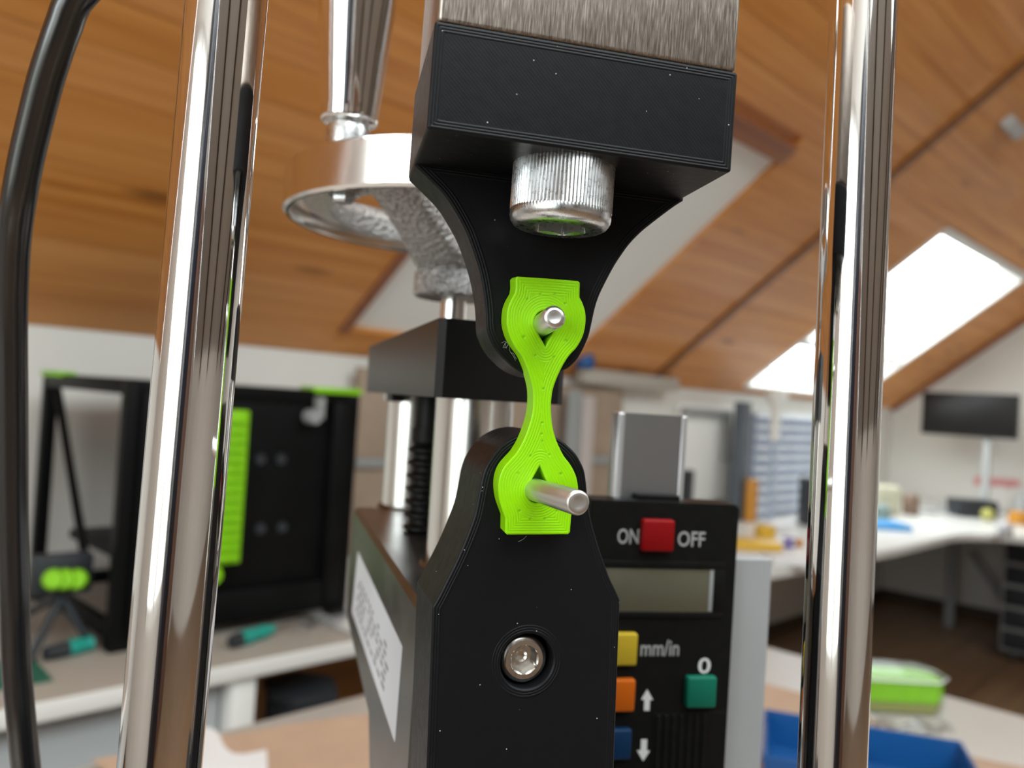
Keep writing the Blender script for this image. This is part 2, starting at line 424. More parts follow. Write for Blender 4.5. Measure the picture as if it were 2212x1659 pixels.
def glass_pane(name, tint=(1, 1, 1), refl=.05):
    m = bpy.data.materials.new(name); m.use_nodes = True; nt_ = m.node_tree; nt_.nodes.clear()
    tr = nt_.nodes.new('ShaderNodeBsdfTransparent'); tr.inputs[0].default_value = (*tint, 1)
    gl = nt_.nodes.new('ShaderNodeBsdfGlossy'); gl.inputs['Roughness'].default_value = .02
    mx_ = nt_.nodes.new('ShaderNodeMixShader'); o = nt_.nodes.new('ShaderNodeOutputMaterial')
    mx_.inputs[0].default_value = refl; nt_.links.new(tr.outputs[0], mx_.inputs[1]); nt_.links.new(gl.outputs[0], mx_.inputs[2]); nt_.links.new(mx_.outputs[0], o.inputs[0])
    return m
M_GLASS = glass_pane('window_glass', (.96, .98, .97))
M_CLEAR = glass_pane('clear_plastic', (.90, .93, .92))
M_FILM = glass_pane('plastic_film', (.93, .94, .95))

# ---------------------------------------------------------------- room shell
YK, ZE, TH = 2.2, 1.36, math.radians(37.88)          # knee wall, eave height, roof pitch
XW, XG = -2.2, 6.15                                  # window gable behind the camera, far gable
YR = -0.9; ZR = ZE + (YK - YR) * math.tan(TH); YB = 2 * YR - YK
ct, st = math.cos(TH), math.sin(TH); SMAX = (YK - YR) / ct
def roof(X, s, n=0.0): return (X, YK - s * ct + n * st, ZE + s * st + n * ct)      # n points outwards
def roof_b(X, s, n=0.0): return (X, YB + s * ct - n * st, ZE + s * st + n * ct)
def slab(bm, f, X0, X1, s0, s1, n0, n1):
    v = [bm.verts.new(f(X, s, n)) for X in (X0, X1) for s in (s0, s1) for n in (n0, n1)]
    for q in ((0, 1, 3, 2), (4, 6, 7, 5), (0, 4, 5, 1), (2, 3, 7, 6), (0, 2, 6, 4), (1, 5, 7, 3)): bm.faces.new([v[i] for i in q])
def struct(name, bm, m, label, cat):
    bmesh.ops.recalc_face_normals(bm, faces=bm.faces[:])
    return tag(mk(name, bm, m), label, cat, kind='structure')
def slab_holes(bm, f, X0, X1, s0, s1, n0, n1, holes):
    holes = sorted(holes); x = X0
    for hx0, hx1, hs0, hs1 in holes:
        slab(bm, f, x, hx0, s0, s1, n0, n1)
        slab(bm, f, hx0, hx1, s0, hs0, n0, n1); slab(bm, f, hx0, hx1, hs1, s1, n0, n1); x = hx1
    slab(bm, f, x, X1, s0, s1, n0, n1)
SK1 = (1.415, 2.475, .11, 1.175); SK2 = (3.92, 5.34, .06, 1.25); SK_FILL = (-.9, .9, 2.45, 3.75)  # the last opening is added, out of view, to brighten the bench
SKB_FILL = [(-1.9, .5, 2.35, 3.75), (1.0, 2.8, 2.35, 3.75)]  # added openings near the ridge that brighten the room, unseen in the chrome
bm = bmesh.new(); box(bm, XW - .1, XG + .1, YB - .1, YK + .1, -.1, 0)
floor = struct('floor', bm, M_FLOOR, 'brown wooden floor of the attic workshop', 'floor')
bm = bmesh.new(); box(bm, XW - .1, XG + .1, YK, YK + .12, 0, ZE)
struct('wall_left', bm, M_WHITE, 'low white knee wall under the sloping ceiling', 'wall')
bm = bmesh.new(); box(bm, XW - .1, XG + .1, YB - .12, YB, 0, ZE)
struct('wall_back', bm, M_WHITE, 'low white knee wall behind the photographer', 'wall')
bm = bmesh.new(); prism(bm, [(YB, 0), (YK, 0), (YK, ZE), (YR, ZR), (YB, ZE)], 0, .12)
for v in bm.verts: v.co = Vector((XG + v.co.y, v.co.x, v.co.z))
struct('wall_right', bm, M_WHITE, 'white gable wall with the television', 'wall')
WIN3 = (-1.10, .62, .62, 2.25)
bm = bmesh.new()
a0, a1, b0, b1 = WIN3
gable = lambda y: ZR - abs(y - YR) * math.tan(TH)
for poly in ([(YB, 0), (a0, 0), (a0, gable(a0)), (YB, ZE)], [(a1, 0), (YK, 0), (YK, ZE), (a1, gable(a1))], [(a0, 0), (a1, 0), (a1, b0), (a0, b0)], [(a0, b1), (a1, b1), (a1, gable(a1)), (YR, ZR), (a0, gable(a0))]):
    b2 = bmesh.new(); prism(b2, poly, -.12, 0)
    for v in b2.verts: v.co = Vector((XW + v.co.y, v.co.x, v.co.z))
    merge(bm, b2)
struct('wall_front', bm, M_WHITE, 'white gable wall with the window at the photographer\'s back', 'wall')
bm = bmesh.new()
slab_holes(bm, roof, XW, XG, -.05, SMAX, .012, .14, [SK_FILL, SK1, SK2])
ceiling = struct('ceiling', bm, M_BOARD, 'sloping ceiling of orange-brown pine boards', 'ceiling')
bm = bmesh.new(); slab_holes(bm, roof_b, XW, XG, -.05, SMAX, .012, .14, SKB_FILL)
struct('wall_slope', bm, M_SLOPE, 'pale painted slope of the attic roof behind the photographer', 'wall')
for _i, (_x, _s1) in enumerate(((-.75, 2.28), (.62, SMAX - .1), (2.95, SMAX - .1), (4.3, SMAX - .1))):  # unseen beams added to stripe the chrome reflections
    bm = bmesh.new(); slab(bm, roof_b, _x, _x + .16, .0, _s1, -.12, .011); bmesh.ops.recalc_face_normals(bm, faces=bm.faces[:])
    tag(mk('trim_%d' % (_i + 2), bm, M_STRIPEBEAM), 'added dark beam striping the chrome reflections, on the slope behind the photographer, number %d from the window gable' % (_i + 1), 'added_beam', kind='structure')
# boards of the slope in view, one mesh each
BW = .0975
def cuts(s0, s1):
    xs = [(XW + 1.6, XG)]
    for h in (SK1, SK2):
        if s1 > h[2] + .001 and s0 < h[3] - .001:
            nx = []
            for p, q in xs:
                if h[0] > p: nx.append((p, min(q, h[0])))
                if h[1] < q: nx.append((max(p, h[1]), q))
            xs = nx
    return xs
def joints(p, q, k):
    out = []; x = p
    while q - x > 2.6:
        L = 1.3 + 1.1 * ((k * .377 + x * .61) % 1.0); out.append((x, x + L)); x += L
    out.append((x, q)); return out
edges_s = sorted(set([round(i * BW, 4) for i in range(23)] + []))
for k, (s0, s1) in enumerate(zip(edges_s[:-1], edges_s[1:])):
    for a, b in cuts(s0, s1):
        for p, q in joints(a, b, k):
            if q - p < .02: continue
            bm = bmesh.new(); slab(bm, roof, p + .0004, q - .0004, s0 + .0007, s1 - .0007, -.003, .0118)
            bmesh.ops.recalc_face_normals(bm, faces=bm.faces[:])
            mk('board', bm, M_BOARD, ceiling)
def batten(X0, X1, s0, s1, n0=-.016, m=M_BATTEN, name='batten', parent=ceiling):
    bm = bmesh.new(); slab(bm, roof, X0, X1, s0, s1, n0, -.0035); bmesh.ops.recalc_face_normals(bm, faces=bm.faces[:]); return mk(name, bm, m, parent)
batten(3.085, 3.125, .0, 2.3)
tag(batten(XG - .05, XG, 0, 2.4, -.03, M_TRIM, 'trim_1', None), 'brown trim where the board ceiling meets the gable wall', 'trim', kind='structure')
bm = bmesh.new(); box(bm, XG - .018, XG, -2, YK, 0, .07)
M_DARKBASE = simple('dark_baseboard', (.07, .045, .028), .6)
tag(mk('baseboard_right', bm, M_DARKBASE), 'dark baseboard along the foot of the gable wall', 'baseboard', kind='structure')
bm = bmesh.new(); box(bm, XW, XG - .02, YK - .018, YK, 0, .07)
tag(mk('baseboard_left', bm, M_DARKBASE), 'dark baseboard along the foot of the knee wall', 'baseboard', kind='structure')
# skylight with its off-white blind drawn
w1 = empty('window_1', 'closed skylight covered by an off-white blind', 'window', kind='structure')
X0, X1, s0, s1 = SK1
def strip(name, parent, m, *a, f=roof):
    bm = bmesh.new(); slab(bm, f, *a); bmesh.ops.recalc_face_normals(bm, faces=bm.faces[:]); return mk(name, bm, m, parent)
strip('blind', w1, M_FABRIC, X0 + .012, X1 - .001, s0 + .012, s1 - .012, .012, .02)
strip('pane', w1, M_GLASS, X0, X1, s0, s1, .10, .106)
strip('frame', w1, M_TRIM, X0 - .012, X1 + .005, s1 - .012, s1 + .055, -.014, .02)
strip('frame', w1, M_TRIM, X0 - .02, X0 + .012, s0, s1 - .012, -.010, .02)
strip('frame', w1, M_BOARD, X0 - .02, X1 + .008, s0 - .02, s0 + .012, -.004, .02)
# bright skylight
w2 = empty('window_2', 'bright open-blind skylight near the gable wall', 'window', kind='structure')
X0, X1, s0, s1 = SK2
for a in ((X0 - .02, X0 + .02, s0, s1), (X1 - .02, X1 + .02, s0, s1), (X0 + .02, X1 - .02, s1 - .035, s1 + .01), (X0 + .02, X1 - .02, s0 - .01, s0 + .02)):
    strip('reveal', w2, M_DESK, *a, -.006, .14)
strip('glazing_bar', w2, M_DESK, X0 + .02, X1 - .02, .38, .43, .03, .10)
strip('pane', w2, M_GLASS, X0 + .02, X1 - .02, s0 + .02, .38, .07, .074); strip('pane', w2, M_GLASS, X0 + .02, X1 - .02, .43, s1 - .035, .07, .074)
# window at the photographer's back; the skylights after it are added fill light
w3 = empty('window_3', 'wide window in the gable at the photographer\'s back', 'window', kind='structure')
def bx(name, m, parent, *a, bevel=0):
    bm = bmesh.new(); box(bm, *a, bevel=bevel); return mk(name, bm, m, parent)
for a in ((a0, a0 + .06, b0, b1), (a1 - .06, a1, b0, b1), (a0, a1, b0, b0 + .06), (a0, a1, b1 - .06, b1), ((a0 + a1) / 2 - .05, (a0 + a1) / 2 + .05, b0 + .06, b1 - .06)):
    bx('frame', M_DESK, w3, XW - .08, XW - .02, *a)
bx('pane', M_GLASS, w3, XW - .05, XW - .046, a0 + .06, (a0 + a1) / 2 - .05, b0 + .06, b1 - .06); bx('pane', M_GLASS, w3, XW - .05, XW - .046, (a0 + a1) / 2 + .05, a1 - .06, b0 + .06, b1 - .06)
w = empty('window_4', 'added unseen skylight in the board ceiling above the photographer, brightening the bench', 'window', kind='structure')
strip('frame', w, M_DESK, SK_FILL[0] - .02, SK_FILL[0] + .04, SK_FILL[2], SK_FILL[3], -.01, .12); strip('frame', w, M_DESK, SK_FILL[1] - .04, SK_FILL[1] + .02, SK_FILL[2], SK_FILL[3], -.01, .12)
strip('pane', w, M_GLASS, SK_FILL[0] + .04, SK_FILL[1] - .04, SK_FILL[2], SK_FILL[3], .07, .074)
for i, h in enumerate(SKB_FILL):
    w = empty('window_%d' % (5 + i), 'added unseen skylight brightening the room, in the slope behind the photographer, number %d from the window gable' % (i + 1), 'window', kind='structure')
    strip('frame', w, M_DESK, h[0] - .02, h[0] + .04, h[2], h[3], -.01, .12, f=roof_b); strip('frame', w, M_DESK, h[1] - .04, h[1] + .02, h[2], h[3], -.01, .12, f=roof_b)
    strip('pane', w, M_GLASS, h[0] + .04, h[1] - .04, h[2], h[3], .07, .074, f=roof_b)
def portal(name, P, nrm, up, sx_, sy_):
    L = bpy.data.lights.new(name, 'AREA'); L.shape = 'RECTANGLE'; L.size, L.size_y = sx_, sy_; L.cycles.is_portal = True
    o = bpy.data.objects.new(name, L); COL.objects.link(o)
    z = -Vector(nrm).normalized(); y = Vector(up).normalized(); x = y.cross(z)
    m = Matrix.Identity(4)
    for i in range(3): m[i][0], m[i][1], m[i][2], m[i][3] = x[i], y[i], z[i], P[i]
    o.matrix_world = m
rn = Vector((0, -st, -ct)); rb = Vector((0, st, -ct))
portal('portal_a', roof((SK2[0] + SK2[1]) / 2, (SK2[2] + SK2[3]) / 2, .15), rn, (0, -ct, st), SK2[1] - SK2[0], SK2[3] - SK2[2])
portal('portal_b', (XW - .13, (a0 + a1) / 2, (b0 + b1) / 2), (1, 0, 0), (0, 0, 1), a1 - a0, b1 - b0)
portal('portal_d', roof((SK_FILL[0] + SK_FILL[1]) / 2, (SK_FILL[2] + SK_FILL[3]) / 2, .15), rn, (0, -ct, st), SK_FILL[1] - SK_FILL[0], SK_FILL[3] - SK_FILL[2])
for h in SKB_FILL: portal('portal_c', roof_b((h[0] + h[1]) / 2, (h[2] + h[3]) / 2, .15), rb, (0, ct, st), h[1] - h[0], h[3] - h[2])
# ================================================================= tester in the foreground
def L(fr, y, pts): return np.array([fr.loc(px, py, y) for px, py in pts])
def circle(cx, cz, r, n=48): return np.array([(cx + r * math.cos(2 * math.pi * k / n), cz + r * math.sin(2 * math.pi * k / n)) for k in range(n)])
def rrect(x0, x1, z0, z1, r, n=5):
    out = []
    for cx, cz, a in ((x1 - r, z1 - r, 0), (x0 + r, z1 - r, 90), (x0 + r, z0 + r, 180), (x1 - r, z0 + r, 270)):
        for k in range(n + 1):
            t = math.radians(a + 90 * k / n); out.append((cx + r * math.cos(t), cz + r * math.sin(t)))
    return np.array(out)
def densify(P, step):
    P = np.array(P, float); out = []
    for a, b in zip(P, np.roll(P, -1, 0)):
        m = max(1, int(np.linalg.norm(b - a) / step))
        for k in range(m): out.append(a + (b - a) * k / m)
    return np.array(out)
# ---------- upper clamp
FU = cam_frame((-10.99, -51.94, 118.0), 12.24, 4.56, -1.57)
BWX, BH, T1, T2 = 47.19, 15.63, 18.57, 28.6
uc = empty('upper_clamp', 'black printed clamp under the steel block with a flared tongue', 'clamp', FU)
plate('clamp_block', densify(rrect(0, BWX, -BH, 0, .45), .5), [], 0, T2, M_BLACK, uc, fine=.3, coarse=1.2)
lft = [(896, 357), (926, 386), (959.5, 421), (984, 458), (1005, 497), (1018, 530), (1029, 563), (1036, 588), (1041, 611), (1046, 642), (1049, 672), (1050.5, 708), (1056, 728), (1065, 747), (1076, 763), (1089, 777), (1110, 795), (1133, 807), (1157, 813), (1183, 812)]
rgt = [(1213, 801.5), (1230, 793), (1246.5, 776), (1258, 757), (1266, 740), (1273, 722), (1278, 700), (1285, 668), (1292, 645), (1302, 622), (1324, 580), (1341, 553), (1360, 527), (1383, 503), (1407, 483), (1452, 449), (1480, 431), (1520, 408)]
ol = np.concatenate([spline(L(FU, T1, lft + rgt), .35)])
ol = np.array([p for p in ol if p[1] < -BH + .02]); xs = (ol[0][0], ol[-1][0])
ol = np.concatenate([ol, [(xs[1], -BH + .6), (xs[0], -BH + .6)]])
def pin_axis(fr, y_plate, pa, tip, dtip):
    """pin through the specimen face at pixel pa with its tip at a camera point: local hole centre, inner end, tip"""
    x, z = fr.loc(pa[0], pa[1], y_plate - 4.05); a = np.array((x, y_plate - 4.05, z)); b = fr.tol(atd(tip[0], tip[1], dtip))
    d = (a - b) / (a - b)[1]; h = b + d * (y_plate - b[1]); e = b + d * (y_plate + 6 - b[1]); return (h[0], h[2]), e, b
pinU, pinUe, pinUt = pin_axis(FU, T1, (1175.5, 699), (1198, 684.5), .1290)
plate('tongue', densify(ol, .35), [circle(*pinU, 1.93, 32)], T1, T2 - .03, M_BLACK, uc, fine=.26, coarse=1.0)
# knurled hex socket screw hanging from the block
px_, pz_ = FU.loc(1219, 352, 9.4)
def cap_screw(parent, r, h, af, depth, teeth, m, name='cap_screw'):
    """head hanging down (-z) from z = 0, hex socket in its end"""
    bm = bmesh.new(); n = teeth * 4 if teeth else 64
    def ring(rr, z, amp):
        return [bm.verts.new((math.cos(2 * math.pi * k / n) * (rr - (amp if k % 4 in (2,) else amp * .55 if k % 4 in (1, 3) else 0)), math.sin(2 * math.pi * k / n) * (rr - (amp if k % 4 == 2 else amp * .55 if k % 4 in (1, 3) else 0)), z)) for k in range(n)]
    amp = .22 if teeth else 0
    R = [ring(r - .35, .6, 0), ring(r - .02, .3, amp), ring(r, -.2, amp), ring(r, -h * .73, amp), ring(r - .08, -h * .755, 0), ring(r - .03, -h * .82, 0), ring(r - .2, -h * .89, 0), ring(r - .65, -h * .955, 0), ring(r - 1.25, -h * .99, 0), ring(r * .80, -h, 0)]
    for A, B in zip(R[:-1], R[1:]):
        for k in range(n): bm.faces.new([A[k], A[(k + 1) % n], B[(k + 1) % n], B[k]])
    # flat end with the hex opening (bevelled mouth)
    rc = af / math.sqrt(3)
    def hexr(a, s):
        a = (a - math.radians(HEXROT)) % (math.pi / 3) - math.pi / 6; return s * (af / 2) / math.cos(a)
    H1 = [bm.verts.new((math.cos(2 * math.pi * k / n) * min(rc * 1.0 + .05, max(hexr(2 * math.pi * k / n, 1), rc * .985)), math.sin(2 * math.pi * k / n) * min(rc + .05, max(hexr(2 * math.pi * k / n, 1), rc * .985)), -h)) for k in range(n)]
    H2 = [bm.verts.new((math.cos(2 * math.pi * k / n) * hexr(2 * math.pi * k / n, 1), math.sin(2 * math.pi * k / n) * hexr(2 * math.pi * k / n, 1), -h + .06 + (rc - hexr(2 * math.pi * k / n, 1)) * .45)) for k in range(n)]
    H3 = [bm.verts.new((v.co.x, v.co.y, -h + depth)) for v in H2]
    c = bm.verts.new((0, 0, -h + depth + af * .09))
    H4 = [bm.verts.new((math.cos(2 * math.pi * k / n) * af * .24, math.sin(2 * math.pi * k / n) * af * .24, -h + depth + .02)) for k in range(n)]
    H5 = [bm.verts.new((math.cos(2 * math.pi * k / n) * af * .15, math.sin(2 * math.pi * k / n) * af * .17, -h + depth + af * .07)) for k in range(n)]
    for A, B in ((R[-1], H1), (H1, H2), (H2, H3), (H3, H4), (H4, H5)):
        for k in range(n): bm.faces.new([A[k], A[(k + 1) % n], B[(k + 1) % n], B[k]])
    for k in range(n): bm.faces.new([H5[k], H5[(k + 1) % n], c])
    bm.faces.new(R[0][::-1]); bmesh.ops.recalc_face_normals(bm, faces=bm.faces[:])
    return mk(name, bm, m, parent, smooth=28, scale=MM)
HEXROT = -52
cs = cap_screw(uc, 8.15, 9.9, 8.0, 5.0, 88, M_ZINC)
cs.matrix_local = Matrix.Translation((px_ * MM, 9.4 * MM, -BH * MM)); tag(cs, 'silver knurled hex socket screw head')
# ---------- steel load cell
lc = empty('load_cell', 'brushed steel block bolted above the black upper clamp', 'load cell', FU)
bm = bmesh.new(); box(bm, .35, BWX - .1, .25, 28.0, .08, 40, bevel=.75, seg=3)
mk('steel_block', bm, M_STEEL, lc, smooth=40, scale=MM)
# ---------- lower clamp
FL = cam_frame((-13.25, 36.95, 137.0), 15.09, 2.16, -0.18); TL = 17.17
lwc = empty('lower_clamp', 'black printed clamp plate with a round head and sloping shoulders', 'clamp', FL)
lf = [(934.5, 1311), (947, 1289), (960, 1263), (982, 1219), (997, 1186), (1009.7, 1155), (1023.6, 1117), (1031, 1085), (1036, 1058), (1041.6, 1031), (1051, 1005), (1071, 975), (1088, 958), (1109.5, 945), (1132, 937), (1155, 934)]
rg = [(1178, 936.5), (1198.6, 944), (1215, 953), (1227.7, 963.7), (1240, 976), (1249, 988), (1261, 1013), (1266, 1038), (1269.5, 1075), (1274, 1108), (1281, 1139), (1289, 1167), (1296.7, 1192), (1307, 1221), (1318, 1250), (1329, 1273), (1339.3, 1295.6)]
top = spline(L(FL, 0, lf + rg), .35)
zb = -92.0; xl, xr = top[0][0], top[-1][0]
ol = np.concatenate([top, [(xr, zb), (xl, zb)]])
pinL, pinLe, pinLt = pin_axis(FL, 0, (1157.5, 1058.5), (1249.5, 1086.5), .1215); scr = FL.loc(1139, 1429, 0)
plate('clamp_plate', densify(ol, .5), [circle(*pinL, 1.96, 32), circle(*scr, 4.75, 64)], 0, TL, M_BLACK, lwc, fine=.26, coarse=1.1, hole_depth=8.0)
HEXROT = 30
s2 = cap_screw(lwc, 4.15, 4.0, 4.5, 2.2, 0, M_NICKEL, 'socket_screw')
sx_, sz_ = FL.loc(1133, 1425.5, 1.6)
s2.matrix_local = Matrix.Translation((sx_ * MM, (1.6 + 4.0) * MM, sz_ * MM)) @ Matrix.Rotation(math.radians(-90), 4, 'X'); tag(s2, 'bright stainless hex socket screw')
# ---------- lime specimen between the pins
dSP = 4.0
Pl = FL.wp(*[(lambda q: (q[0], -dSP - .05, q[1]))(FL.loc(1163, 1062, -dSP - .05))][0])
Pu = FU.wp(*[(lambda q: (q[0], T1 - dSP - .05, q[1]))(FU.loc(1177.5, 696, T1 - dSP - .05))][0])
Zs = (Pu - Pl) / np.linalg.norm(Pu - Pl); Yr = FL.Y * .55 + FU.Y * .45; Ys = Yr - Zs * (Yr @ Zs); Ys /= np.linalg.norm(Ys); Xs = np.cross(Ys, Zs)
FS = Frame(Pl, Xs, Ys, Zs)
segs = [
 [(1118, 597.3), (1180, 601.5), (1249, 607)],
 [(1253, 611), (1252.2, 642)],
 [(1258, 653), (1263.7, 670), (1265.6, 688), (1263.7, 709), (1258, 729), (1246, 750.5), (1231, 767), (1217, 788), (1204, 815), (1195, 840), (1191.6, 860), (1190.5, 881), (1192, 908), (1196, 932), (1204, 956.5), (1217.5, 984), (1231, 1002), (1240.6, 1019), (1246.4, 1035.5), (1249.3, 1057), (1247.5, 1078), (1242, 1096), (1235, 1112)],
 [(1234, 1118), (1231.5, 1150)],
 [(1227.5, 1154.5), (1160, 1155), (1095.5, 1155.3)],
 [(1091.5, 1151), (1092, 1120)],
 [(1085, 1101), (1079.5, 1083), (1076.6, 1059), (1079, 1033), (1088, 1010.5), (1101.7, 994), (1115, 979), (1128.7, 956), (1140, 929), (1148.5, 900.5), (1151.6, 878), (1152.3, 860), (1151, 840), (1146, 818), (1138, 793), (1128, 770), (1114, 750.5), (1102.5, 729), (1096, 706), (1095, 687), (1097.6, 665), (1104.5, 647), (1112.6, 633)],
 [(1114.7, 620), (1114.3, 602)]]
ol = np.concatenate([spline(L(FS, 0, s), .22) for s in segs])
def tear(cx, cy, r, tipx, tipy):
    C = np.array(FS.loc(cx, cy, 0)); T = np.array(FS.loc(tipx, tipy, 0)); d = T - C; D = np.linalg.norm(d); d /= D; a0 = math.acos(min(1, r / D)) ; base = math.atan2(d[1], d[0])
    arc = [C + r * np.array((math.cos(base + t), math.sin(base + t))) for t in np.linspace(a0, 2 * math.pi - a0, 44)]
    return densify(np.concatenate([arc, [T]]), .22)
holes = [tear(1178.5, 696, 1.98, 1178.5, 749), tear(1163, 1062, 2.0, 1166.5, 1006)]
pitpx = [(1167.5, 636, .28), (1198, 636, .38), (1140, 646, .3), (1221.5, 656, .3), (1132, 728, .4), (1223, 736, .34), (1157, 768, .3), (1196, 772, .34), (1174, 840, .3), (1119, 1023, .34), (1212, 1024, .36), (1146, 985, .28), (1187, 983, .3), (1171, 914, .3), (1170, 938, .26), (1172, 953, .24), (1122, 1104, .36), (1146, 1122, .34), (1177, 1121, .34), (1202, 1104, .3)]
pits = [(*FS.loc(a, b, 0), r * .8) for a, b, r in pitpx]
sp = empty('tensile_specimen', 'lime green printed dog-bone specimen stretched between the two steel pins', 'specimen', FS)
plate('specimen_body', ol, holes, 0, dSP, M_GREEN, sp, fine=.17, coarse=.4, band=9, edge=.14, pits=pits)
# ---------- steel pins
def pin(parent, fr, base, tip, r, label, cham=.35):
    b, e = np.array(base), np.array(tip); Lh = np.linalg.norm(e - b); bm = bmesh.new()
    lathe(bm, [(0, 0), (r, 0), (r, Lh - cham), (r - cham * .55, Lh - cham * .35), (r - cham * 1.1, Lh), (r * .55, Lh + .02), (r * .35, Lh - .10), (0, Lh - .12)], b, e - b, 40)
    return tag(mk('pin', bm, M_PIN, parent, smooth=50, scale=MM), label)
pin(uc, FU, pinUe, pinUt, 1.86, 'short steel pin with a rounded tip', .55)
pin(lwc, FL, pinLe, pinLt, 1.90, 'long steel pin pointing forward')
# loose filament strings left on the print
def wisp(parent, fr, y, px, r=.028):
    bm = bmesh.new()
    pts = [np.array((*fr.loc(a, b, y), d)) for a, b, d in px]; pts = spline(np.array(pts), .15)
    tube(bm, [(p[0], y - .06 - p[2], p[1]) for p in pts], r, 6); mk('filament_string', bm, M_STRING, parent, smooth=60, scale=MM)
M_STRING = simple('pale_string', (.42, .42, .42), .5)
wisp(uc, FU, T1, [(1083, 741, 0), (1092, 738, .3), (1089, 752, .5), (1099, 745, .2), (1101, 758, .1), (1108, 770, .4), (1113, 779, .2)])
wisp(uc, FU, T1, [(1086, 752, .2), (1090, 741, .5), (1095, 742, .6), (1093, 753, .2)])
wisp(uc, FU, T1, [(1102, 762, .1), (1108, 764, .4), (1112, 772, .3), (1116, 776, .1)])
wisp(uc, FU, T1, [(1172, 737, .1), (1177, 724, .8), (1182, 720, .3), (1187, 728, .2)])
wisp(lwc, FL, 0, [(1119, 1170, .05), (1128, 1164, .4), (1136, 1157, .3)])
wisp(lwc, FL, 0, [(1160, 1030, .2), (1164, 1018, .6), (1161, 1012, .4), (1167, 1022, .3), (1163, 1033, .2)])
# ---------- chrome guide rods
def guide(name, a, b, r, label):
    """axis through two camera points, from the tester base up past the frame"""
    A, B = np.array(a), np.array(b); d = (A - B) / (A - B)[2]
    lo = B + d * (1.141 - B[2]); hi = A + d * (1.335 - A[2])
    bm = bmesh.new(); rod(bm, (0, 0, 0), hi - lo, r, seg=96)
    o = mk(name, bm, M_CHROME, None, smooth=40, loc=lo); return tag(o, label, 'rod', 'chrome guide rods of the tester'), lo, hi
r1, lo1, hi1 = guide('guide_rod', atd(486, 50, .1272), atd(350, 1609, .1245), .00602, 'thick polished chrome rod beside the black cable')
r2, lo2, hi2 = guide('guide_rod', atd(1863.5, 50, .1572), atd(1799, 1609, .1515), .00602, 'polished chrome rod in front of the bright skylight')
# housing that carries rods and clamp, standing on the bench (below the frame)
mid = (lo1 + lo2) / 2; dv = lo2 - lo1; ang = math.atan2(dv[1], dv[0]); half = np.linalg.norm(dv[:2]) / 2
th = empty('tester_base', 'black base housing of the tester under the lower clamp', 'machine base', loc=(mid[0], mid[1], .752), rz=ang)
bm = bmesh.new(); box(bm, -half - .03, half + .03, -.024, .022, 0, 1.141 - .752, bevel=.003); mk('housing', bm, M_PLASTIC, th, smooth=40)
# ---------- black cable
cl = [(214, -60, 74, .150), (160, 0, 73, .151), (140, 50, 73, .152), (122, 100, 72, .153), (98, 175, 72, .155), (78, 253, 71, .157), (58, 337, 70, .159), (42, 422, 69, .161), (31, 506, 67, .164), (26, 600, 65, .167), (24, 700, 64, .170), (25, 830, 63, .173), (26, 975, 62, .176), (28, 1150, 60, .179), (32, 1300, 59, .181), (36, 1435, 58, .183), (44, 1536, 57, .184), (50, 1600, 57, .185), (56, 1659, 57, .186), (66, 1740, 57, .187)]
P = [atd(a, b, d) for a, b, w, d in cl]; rr = [w * d / FPX / 2 for a, b, w, d in cl]
P2 = spline(np.array([np.append(p, r) for p, r in zip(P, rr)]), .002)
cb = bmesh.new(); tube(cb, [p[:3] - P[0] for p in P2], [float(p[3]) for p in P2], 28)
o = mk('cable', cb, M_RUBBER, None, smooth=60, loc=P[0]); tag(o, 'thick black cable hanging in a curve beside the chrome rod', 'cable')

# ================================================================= test stand with handwheel behind
PS = atd(955, 859, .185); FT = plumb_frame(PS, 16.0)
BZ = .752
zt = (BZ - PS[2]) / MM                                     # bench top in stand coordinates
st_ = empty('test_stand', 'black and steel test stand with two chrome columns and white label', 'test stand', FT)
bm = bmesh.new(); box(bm, -1.6, 29.0, 0, 146, 0, 17.9); bmesh.ops.bevel(bm, geom=[e for e in bm.edges if abs(e.verts[0].co.z - e.verts[1].co.z) > 1], offset=1.6, segments=1, affect='EDGES'); mk('crosshead', bm, M_BLACKMETAL, st_, scale=MM)
ztop = -41.0
for (x, y, r, a, b) in ((11.8, 17.4, 9.75, ztop, .3), (13.6, 118.8, 9.75, ztop, .3)):
    bm = bmesh.new(); rod(bm, (x, y, a - 1), (x, y, b), r, seg=64); tag(mk('guide_column', bm, M_ALU, st_, smooth=40, scale=MM), 'chrome column')
    bm = bmesh.new(); lathe(bm, [(r + .05, ztop + 1.0), (r + 1.0, ztop + 1.0), (r + 1.6, ztop + .2), (r + 1.6, ztop - .5)], (x, y, 0), (0, 0, 1), 48); mk('collar_ring', bm, M_DARKSTEEL, st_, smooth=30, scale=MM)
bm = bmesh.new(); lathe(bm, [(9.8, 0), (11.5, 0), (11.5, -2.5), (9.8, -2.5)], (13.6, 118.8, 0), (0, 0, 1), 48); mk('column_bush', bm, M_ALU, st_, smooth=30, scale=MM)
bm = bmesh.new(); box(bm, 2, 7, 100, 112, -2.6, .2, bevel=.5); mk('stop_screw', bm, M_BLACKMETAL, st_, scale=MM)
